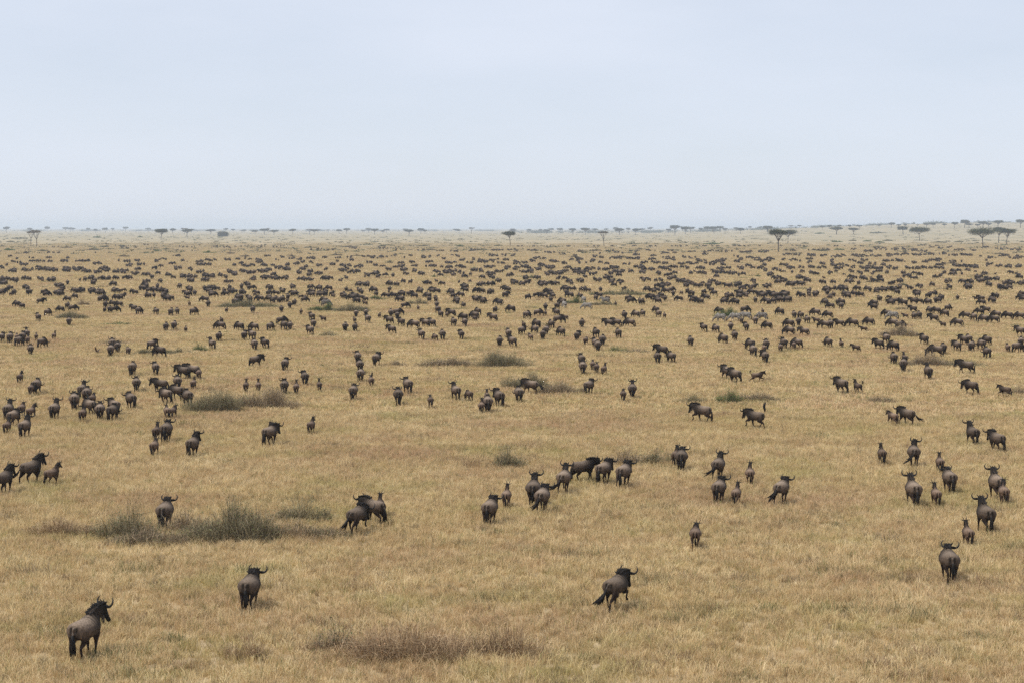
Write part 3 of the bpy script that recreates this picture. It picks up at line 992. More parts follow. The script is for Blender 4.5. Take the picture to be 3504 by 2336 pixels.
# further animals: tile origin, then x y heading code (age, head [, gait][, tail]) in tile pixels at 4x; yaw of head after /
ROWS = """
0 1240: 250 300 -5 cu/-20|400 465 10 cl|480 440 5 ag|1105 505 -10 au|1165 572 15 awvr|990 660 20 alw|1015 640 0 cu|1205 735 55 agw|1240 610 0 cl|1105 830 -5 clw|1345 800 8 al/20|1515 820 -5 ag|1540 740 52 al|720 800 0 au|85 805 0 aus|155 895 -14 awv|65 1000 -5 cu|268 755 0 cl|400 785 -30 cu/-25|310 1050 0 au|1795 195 5 ag/30|2115 185 35 al/15|1850 412 25 al/15|2190 420 76 al|1770 650 45 aw|2255 580 52 aw|2265 790 32 clw|2345 785 -30 cl|2115 1085 0 cu|2255 1110 0 al|2085 1300 -4 cl
588 1240: 140 238 66 al|270 228 68 al|355 246 12 cg|60 392 30 al|280 385 0 cu|200 612 42 ag|50 525 62 ag|1000 420 0 cu|1172 420 10 cu|1530 448 8 al/35|1690 452 0 cu|1810 322 20 al/25|2010 407 25 cuwo|265 1312 -8 auw/-20|1330 1152 -34 alw/-15|1315 1095 -5 cu|1895 992 -15 cu/-12
1176 1240: 225 278 0 ag|370 352 26 clwu|125 527 -3 al|740 597 5 al/10|870 442 36 al|1185 632 10 clwo|1530 527 36 au|1710 552 46 cg|1960 575 0 cu|1970 702 0 ag|1885 718 0 cu|2125 622 25 al/20
1764 1240: 45 562 15 ag|205 442 60 alwo|1010 452 -42 al|1480 552 -5 cl/-20|1605 502 -15 au
2352 1240: 555 250 45 al|660 296 47 alv|960 278 -86 clrc|2120 438 45 alv|205 838 60 alt|935 918 56 altu
2916 1240: 92 438 30 cuvc|1060 248 0 au|1560 168 66 alv|1640 452 52 awv|2105 484 56 clt|575 868 46 clw|765 872 50 alwr|1680 1152 10 auw|2010 1245 30 al
0 1000: 232 215 60 al|300 242 60 al|560 182 -80 ag|510 412 50 al|640 342 -40 ag|830 290 70 ag|925 240 -5 al|1000 275 -80 ag|930 472 15 ag|1435 292 0 cl|1445 228 0 al|1505 292 -5 al|1570 297 -75 ag|1540 208 60 al|1630 222 75 al|1830 282 60 ag|1885 322 -20 ag/-30|2130 322 50 ag|2330 340 0 ag|2260 548 0 ag|120 712 15 al|210 682 30 cl|350 652 45 au/10|360 718 0 cl|240 758 -40 ag|290 702 0 al|480 672 20 cl|560 772 -45 ag|400 876 35 al|5 702 0 al|725 658 -10 cu|1500 894 10 al/25|1595 842 20 al|1520 800 30 al|1740 872 42 cgt|2070 802 -50 al|2180 897 62 ag
588 1000: 65 322 30 ag|290 332 -50 ag|240 207 30 cl|500 222 15 ag|750 297 0 cl|1110 307 0 ag|1500 292 15 ag|1615 242 15 ag|1670 192 0 cl|1770 322 10 cl|680 442 40 cl|660 532 70 ag|190 566 20 cu|20 532 0 ag|540 795 46 au|635 684 -5 ag|920 542 60 ag|1120 547 60 ag|1340 542 -45 ag|985 672 -5 al|1090 672 50 al|1120 808 40 ag|1265 784 50 al|1500 452 -70 ag|1530 532 50 ag|1610 532 5 ag|1910 402 50 al|2070 416 60 cg|1885 602 50 al|1930 502 30 al|1145 1034 -60 alw|1540 1092 -5 al/-15|1075 157 0 al|1415 152 -40 ag
1176 1000: 290 192 60 cl|165 352 0 ag|150 432 40 cl|300 342 0 ag|325 438 45 al|490 368 -10 cu|15 552 0 ag|150 552 -5 ag|840 238 -75 ag|1020 262 20 cg|640 352 10 ag|740 332 -75 ag|730 382 10 ag|620 452 60 al|785 484 50 al|650 584 60 al|960 512 66 ag|1115 492 60 al|1205 492 50 al|1060 662 40 al|1245 684 50 cg|1350 668 15 ag|1610 662 20 al/35|1275 232 5 ag|1290 302 40 ag|1325 368 40 al|1410 362 10 cl|1470 348 60 al|1505 482 40 ag|1640 398 60 ag|1655 482 25 ag|1790 384 60 ag|1790 412 50 cg|1835 332 50 ag|2040 412 60 al|2075 302 -30 ag|2290 292 60 ag|1640 232 40 ag|1560 162 30 ag|1915 177 -50 ag|2135 197 35 ag|185 985 5 al/30|215 1112 25 al|440 1020 -20 al/-20|2135 752 -10 ag|2255 645 30 al|2305 764 45 al
1764 1000: 155 382 -50 ag|310 342 -60 ag|410 338 0 cl|410 262 0 ag|570 252 -40 ag|560 342 50 al|680 392 60 cg|590 442 -70 ag|110 502 30 cl|290 502 50 ag|490 514 30 ag|910 502 -25 ag|1270 492 65 al|1380 494 60 al|1565 494 60 ag|1495 382 15 ag|1650 364 55 ag|1745 352 20 ag|1920 302 50 ag|1965 364 20 ag|2040 374 0 cl|90 604 -50 al|265 582 45 ag|375 664 -5 ag|420 604 -20 ag|205 682 35 cl|625 622 50 ag|845 684 -15 al/-40|1105 642 35 ag|1410 644 20 ag|965 732 -30 cg|1090 782 30 al|1130 822 0 ag|1195 747 -20 ag|2000 892 60 al|1950 987 5 ag|2140 982 35 ag|925 1137 -5 al|905 1020 30 al|1060 1082 -5 cl|1115 1122 -10 cl|1215 1147 -40 cu|1705 172 20 ag|1370 202 0 cg|1940 152 -20 ag|640 182 60 al
2352 1000: 180 172 45 ag|510 162 50 ag|670 192 45 ag|1080 177 60 ag|1180 172 30 ag|1880 197 50 al|1960 242 60 ag|2065 187 -50 ag|2105 247 10 al|1030 308 0 cl|1275 332 50 ag|740 444 0 cl|940 458 0 ag|790 302 -70 ag|440 312 60 al|230 558 40 al|395 574 35 ag|600 542 -10 ag|815 548 5 al/40|1100 527 55 ag|50 754 10 ag|500 722 45 ag|655 677 5 ag|870 804 45 ag|910 894 15 ag|1090 804 0 al|1060 834 0 cl|1075 984 10 al/45|1285 834 0 cl|1330 792 25 al|1470 792 0 cl|1510 782 55 ag|1940 768 35 ag|2120 777 0 cu|2310 828 60 cl|1400 604 60 ag|1600 614 60 al|1400 502 55 ag|1530 474 -20 ag|1470 372 0 ag|1560 382 30 ag|1650 442 20 ag|1760 342 60 ag|1930 372 60 ag|1760 442 60 cg|1880 514 65 ag|1970 514 10 ag|2080 494 65 al|2265 494 60 ag
2916 1000: 240 472 60 ag|155 560 70 clx|300 205 60 ag|290 264 60 ag|540 187 45 ag|480 352 60 ag|725 372 60 cl|830 294 55 ag|860 394 0 ag|930 382 0 ag|560 494 60 ag|660 512 -70 ag|1060 302 20 ag|1120 424 60 al|1150 314 60 ag|1280 354 50 ag|1310 274 -60 ag|1240 494 50 cl|1450 488 60 ag|1555 382 65 ag|1680 412 10 ag|1740 322 60 ag|1830 302 60 al|1815 434 50 ag|1950 442 60 ag|1980 364 60 ag|2140 384 60 ag|2300 394 60 ag|1770 192 60 ag|370 794 50 al|480 722 10 ag|580 824 50 ag|1000 734 30 al|1450 824 20 al/20|1540 734 50 al|1610 722 10 ag|1650 824 -45 ag|1790 804 10 ag|1860 742 40 ag|1865 920 10 ag|2150 834 0 cl|2270 844 -60 ag|2330 764 -30 al|2310 614 45 al|1265 854 -10 ag|1140 894 82 ag|585 1002 5 ag|720 1104 -30 al|735 985 0 cu
"""
ROW_LABELS = {   # (tile, x, y) -> label, for animals one can name by themselves
 (2352,1240,935,918): 'adult wildebeest facing left with its black tail raised straight up',
 (2352,1240,205,838): 'brown adult stretching one hind leg back, left of the tail-raised adult',
 (2352,1240,960,278): 'dark young wildebeest facing right with its tail curled, beyond the green bush',
 (1176,1240,370,352): 'calf with its tail cocked up behind, beyond the left middle grass',
 (1176,1240,1185,632): 'round-bellied calf flicking its tail to the right, alone in open grass',
 (2916,1240,92,438): 'skipping calf with curled-up tail, beside an adult facing left',
 (2916,1240,765,872): 'adult facing left with tail tip dragging right, close behind a calf',
 (2916,1240,575,868): 'calf walking left just ahead of the adult with dragging tail',
 (2916,1240,1680,1152): 'slim adult with tall curved horns, left one of the two big right-side adults',
 (2916,1240,2010,1245): 'heavy grey adult turned left, right one of the two big right-side adults',
 (588,1240,265,1312): 'upright adult with curved horns seen from behind, alone below the long thicket',
 (588,1240,1330,1152): 'very dark adult facing right in front of a tall-necked calf',
 (588,1240,1315,1095): 'calf with raised head standing just behind the very dark adult',
 (588,1240,1895,992): 'lone upright calf right of the very dark adult and its calf',
 (588,1240,1000,420): 'young animal showing only head and horns above the long thicket',
 (588,1240,1172,420): 'brown calf peeping over the right half of the long thicket',
 (0,1240,720,800): 'black-tailed adult with wide horns standing alone between two left-hand groups',
 (0,1240,310,1050): 'adult with ears spread, lowest right of the group at the left edge',
 (0,1240,65,1000): 'dark calf at the bottom of the group at the left edge',
 (0,1240,2255,1110): 'big round adult beside two calves, left of the open grass',
 (0,1240,2085,1300): 'pale brown calf, lowest of three below the long thicket',
 (0,1240,2115,1085): 'calf with spread ears between the big round adult and the pale brown calf',
 (0,1240,250,300): 'calf alone near the left edge looking away with head high',
 (588,1000,540,795): 'tall adult facing left with raised head behind small green shrubs',
 (588,1000,1145,1034): 'small dark adult trotting right alone in open grass',
 (588,1000,1540,1092): 'lone adult seen from behind right of the small trotting adult',
 (2916,1000,155,560): 'dark calf lying down in the grass near the dry mound shrub',
 (2916,1000,1140,894): 'long-bodied adult grazing behind the spreading dark shrub',
 (1764,1000,1215,1147): 'young wildebeest trotting right at the end of a five-strong bunch',
 (1764,1240,205,442): 'adult facing left with tail held out to the right, by grey scrub',
 (1764,1240,1010,452): 'adult facing right with lowered face just right of the grey scrub',
 (1764,1240,1605,502): 'adult with raised curved horns beside a smaller one, middle of open grass',
 (1764,1240,1480,552): 'smaller wildebeest left of the adult with raised curved horns',
}
# zebras: x, y of feet, heading, head, label
ZEBRAS = [
 (2009,1063,82,'g','big striped zebra grazing to the left, largest of the four by the shrubs'),
 (1997,1040,18,'g','zebra with only its striped rump showing behind the big grazing zebra'),
 (2072,1044,72,'l','zebra with striped side standing right of the big grazing zebra'),
 (1931,1058,18,'g','small zebra half hidden left of the big grazing zebra'),
 (2466,1105,72,'g','zebra nearest the tall leafy plant, leftmost of its row'),
 (2516,1102,82,'g','grazing zebra with nose to the ground in the middle of the row'),
 (2553,1099,74,'w','zebra with striped rump between its neighbour and a dark calf'),
 (2608,1100,76,'g','zebra standing behind a wildebeest rump at the right end of the row'),
 (3056,1097,78,'g','lone zebra grazing behind the dry mound shrub'),
 (1115,1052,-70,'g','zebra half hidden behind the dark green thicket'),
]
# shrubs: x0, x1, top, base, kind, label, short name
BUSHES = [
 (93,318,1768,1838,'red','low reddish tuft left of the dry thicket','the low reddish tuft'),
 (339,536,1722,1848,'olive','grey twiggy shrub left of the standing adult in the thicket','the grey twiggy shrub'),
 (575,690,1732,1826,'dry','small brown shrub touching the standing adult on its right','the small brown shrub'),
 (612,955,1690,1858,'olive','largest dark twiggy thicket with a ragged high crest','the largest dark thicket'),
 (925,1118,1706,1790,'olive','greenish topped shrub at the right end of the dark thicket','the greenish topped shrub'),
 (800,1190,1780,1850,'dry','low brown scrub spreading under the greenish topped shrub','the low brown scrub'),
 (345,640,1800,1868,'dry','flattened pale scrub in front of the standing adult','the flattened pale scrub'),
 (1068,1210,2132,2232,'dry','small dark shrub at the left end of the reddish grass mound','the small dark shrub'),
 (1110,1650,2118,2268,'red','broad reddish dry grass mound nearest the camera','the broad reddish mound'),
 (1600,1860,2128,2250,'red','dark red brown scrub at the right end of the reddish mound','the dark red scrub'),
 (760,900,2165,2262,'red','small reddish tuft of dead grass left of the reddish mound','the small reddish tuft'),
 (638,835,1322,1412,'olive','left half of the long grey green thicket by the dark grazers','the long thicket'),
 (820,1010,1318,1400,'dry','right half of the long grey green thicket, darker and tapering','the tapering thicket'),
 (1667,1812,1528,1600,'olive','sparse olive scrub above the trailing adult','the sparse olive scrub'),
 (2085,2200,1528,1592,'dry','brown scrub behind the front of the moving line','the brown scrub'),
 (2190,2310,1535,1590,'olive','olive scrub patch left of the silver-rumped adult','the olive scrub patch'),
 (1730,1880,1264,1330,'olive','ragged grey shrub with a dark upright knob','the ragged grey shrub'),
 (1840,2000,1300,1350,'dry','flat brown scrub right of the ragged grey shrub','the flat brown scrub'),
 (2450,2536,1326,1380,'green','bright green round bush standing alone in dry grass','the bright green bush'),
 (2535,2675,1338,1374,'dry','low dry scrub to the right of the bright green bush','the low dry scrub'),
 (2325,2422,1348,1378,'olive','low olive patch left of the bright green bush','the low olive patch'),
 (2965,3066,1352,1380,'dry','little brown shrub alone in the right half','the little brown shrub'),
 (3440,3530,1310,1350,'dry','brown shrub cut by the right edge','the edge shrub'),
 (3105,3245,1202,1254,'dry','spreading dark shrub beside the long-bodied adult','the spreading dark shrub'),
 (3240,3365,1228,1256,'olive','flat dusty scrub right of the spreading dark shrub','the flat dusty scrub'),
 (3033,3150,1104,1154,'dry','dry mound shrub in front of the lone zebra','the dry mound shrub'),
 (1633,1800,1186,1258,'olive','grey green shrub with bright leaves and twiggy crown','the grey green shrub'),
 (1450,1610,1218,1256,'dry','scattered brown scrub left of the grey green shrub','the scattered brown scrub'),
 (1322,1392,1228,1254,'dry','small dark shrub in the open middle grass','the lone small shrub'),
 (2085,2142,1182,1204,'green','leafy green clump below two grazing adults','the leafy green clump'),
 (2130,2215,1190,1208,'dry','thin brown scrub right of the leafy green clump','the thin brown scrub'),
 (187,292,1062,1094,'olive','wide olive shrub hiding grazing animals at far left','the wide olive shrub'),
 (258,306,1024,1048,'dry','brown tussock beyond the wide olive shrub','the brown tussock'),
 (343,432,1158,1182,'dry','reddish brown shrub behind three young animals','the reddish brown shrub'),
 (655,716,1174,1204,'green','small green shrub beside the tall adult','the small green shrub'),
 (588,648,1188,1210,'olive','low green patch left of the small green shrub','the low green patch'),
 (452,590,1186,1214,'olive','long low olive scrub under the left grazers','the long low scrub'),
 (758,932,1022,1056,'olive','bank of green and brown shrubs among left grazers','the shrub bank'),
 (1068,1150,1034,1068,'green','dark green thicket in front of a zebra','the dark green thicket'),
 (1140,1262,1036,1070,'olive','dusky thicket right of the dark green thicket','the dusky thicket'),
 (1400,1462,1018,1044,'olive','rounded grey shrub among the centre grazers','the rounded grey shrub'),
 (1258,1312,1006,1028,'green','bright low green shrub among small grazers','the bright low shrub'),
 (1940,1995,1012,1042,'green','green shrubs left of the big grazing zebra','the zebra shrubs'),
 (2010,2110,1030,1048,'olive','flat scrub at the feet of the standing zebra','the zebra scrub'),
 (2447,2535,1050,1088,'green','tall leafy plant behind the row of zebras','the tall leafy plant'),
 (2036,2216,984,1014,'olive','long bank of dark scrub in the middle distance','the long scrub bank'),
 (1095,1158,1130,1154,'olive','oval olive shrub behind the centre-left grazers','the oval olive shrub'),
 (350,440,1102,1114,'green','flat green patch in bare left grass','the flat green patch'),
 (3066,3108,1046,1064,'dry','tiny dry shrub at the right','the tiny dry shrub'),
]
# scrub in the distance: panel origin x, scale 2.613, then x y halfwidth colour
SCRUB = """
0: 95 225 35 o|165 195 75 o|865 185 35 g|1250 183 20 g|10 265 30 o|80 295 50 g|375 305 35 o|590 275 50 d|815 295 60 d|1110 350 50 d|1400 305 28 g|1480 290 35 o|1860 318 50 g|2060 325 35 d|2190 350 35 d|930 270 40 o
880: 470 275 50 o|820 270 60 d|1115 262 35 o|1480 262 50 o|1810 262 30 g|2160 260 40 o|190 308 25 o|305 350 40 d|700 340 60 d|890 345 40 d|1180 405 40 o|1580 530 22 g|1930 460 25 g|1550 295 50 d|2010 295 60 o
1750: 1075 245 50 o|1800 242 65 g|460 335 30 d|560 355 40 d|990 360 50 d|640 310 40 d|760 300 40 d|1850 280 40 o|1150 290 40 d|170 540 60 o|2210 525 25 g|2000 590 40 o
2604: 680 225 45 g|820 215 30 o|950 220 40 g|1060 230 40 g|1130 215 40 o|1050 270 40 d|270 300 45 o|560 305 45 o|700 295 40 g|1280 310 30 o|1600 230 70 o|1780 225 40 o|1710 410 45 d|1000 580 70 d|1270 605 50 o|350 640 60 o|1620 640 60 d|530 150 40 g|1050 145 60 o|390 240 30 o|2340 225 25 o|2130 330 40 d
"""
# single trees: x, base, top, crown width, kind, label, short name
TREES = [
 (106,836,792,34,'sparse','thin bare acacia, left of the leggy pair at far left','the thin bare acacia'),
 (126,843,788,44,'sparse','leggy forked acacia with gappy crown at far left','the leggy forked acacia'),
 (551,822,784,36,'umbrella','small flat acacia with brownish crown, left third of the plain','the small flat acacia'),
 (763,810,793,28,'round','dome shaped blue green tree with foliage down to the ground','the dome shaped tree'),
 (1746,842,792,36,'lumpy','lone dense acacia with lumpy dark crown and straight trunk','the lone dense acacia'),
 (2067,843,793,32,'sparse','bare Y shaped thorn tree with a small tuft','the bare Y tree'),
 (2664,864,785,56,'umbrella','wide flat-topped acacia with tall leaning trunk','the tall leaning acacia'),
 (2696,832,788,46,'umbrella','smaller acacia tucked behind the tall leaning acacia','the tucked acacia'),
 (3147,824,778,64,'umbrella','symmetrical umbrella acacia with branching V trunk','the symmetrical acacia'),
 (3364,848,778,86,'umbrella','largest dark umbrella acacia with spreading low crown','the largest acacia'),
 (3417,832,778,44,'umbrella','upright acacia merging with the largest acacia on its right','the merging acacia'),
 (3444,838,783,46,'umbrella','slender trunked acacia at the right end of the trio','the slender acacia'),
]
# the row along the horizon: panel origin x: x top base
FAR_TREES = """
0: 65 97 125|210 98 112|272 95 115|430 97 112|595 97 112|640 97 115|660 95 112|795 95 112|862 101 130|950 98 125|1015 102 118|1088 125 150|1130 98 120|1290 102 120|1330 100 120|1545 100 165|1655 100 140|1672 118 185|1720 104 130|1770 105 150|1885 112 165|1925 112 165|2025 105 130|2085 115 150|2165 122 150|2190 110 140|2282 112 165
880: 65 110 165|100 108 150|150 112 170|195 105 160|318 108 165|385 106 155|465 110 165|510 108 165|545 105 150|637 115 140|733 112 160|803 110 145|885 112 155|945 120 150|995 110 150|1050 112 165|1125 115 160|1160 108 135|1228 103 165|1322 105 130|1358 113 175|1465 106 140|1500 112 160|1555 103 165|1632 113 140|1780 108 135|1805 115 155|1915 105 140|1975 110 140|2062 102 140|2153 112 145|2285 108 145
1750: 15 110 145|155 103 150|260 108 150|312 105 160|358 108 135|435 104 135|475 112 150|548 102 140|638 105 160|660 98 140|748 100 150|795 105 125|845 105 130|888 98 135|935 98 125|965 100 145|1045 98 150|1110 95 140|1165 98 150|1237 97 120|1405 100 155|1460 65 110|1490 95 120|1555 92 165|1600 95 150|1690 95 130|1745 92 130|1808 72 115|1795 95 130|1860 92 130|1910 98 145|2050 100 160|2010 95 140|2130 92 120|2225 90 125|2293 88 150
2604: 55 88 140|170 98 120|270 85 125|335 75 105|550 82 125|615 78 115|675 95 165|700 76 115|790 72 115|828 98 165|880 72 115|960 78 105|1055 70 100|1165 43 105|1230 66 95|1270 92 165|1290 65 95|1400 70 95|1480 65 95|1540 62 92|1640 68 90|1730 55 90|1820 33 100|1860 58 90|1935 70 110|1985 50 85|2035 50 95|2120 35 85|2215 45 85|2320 32 90
"""
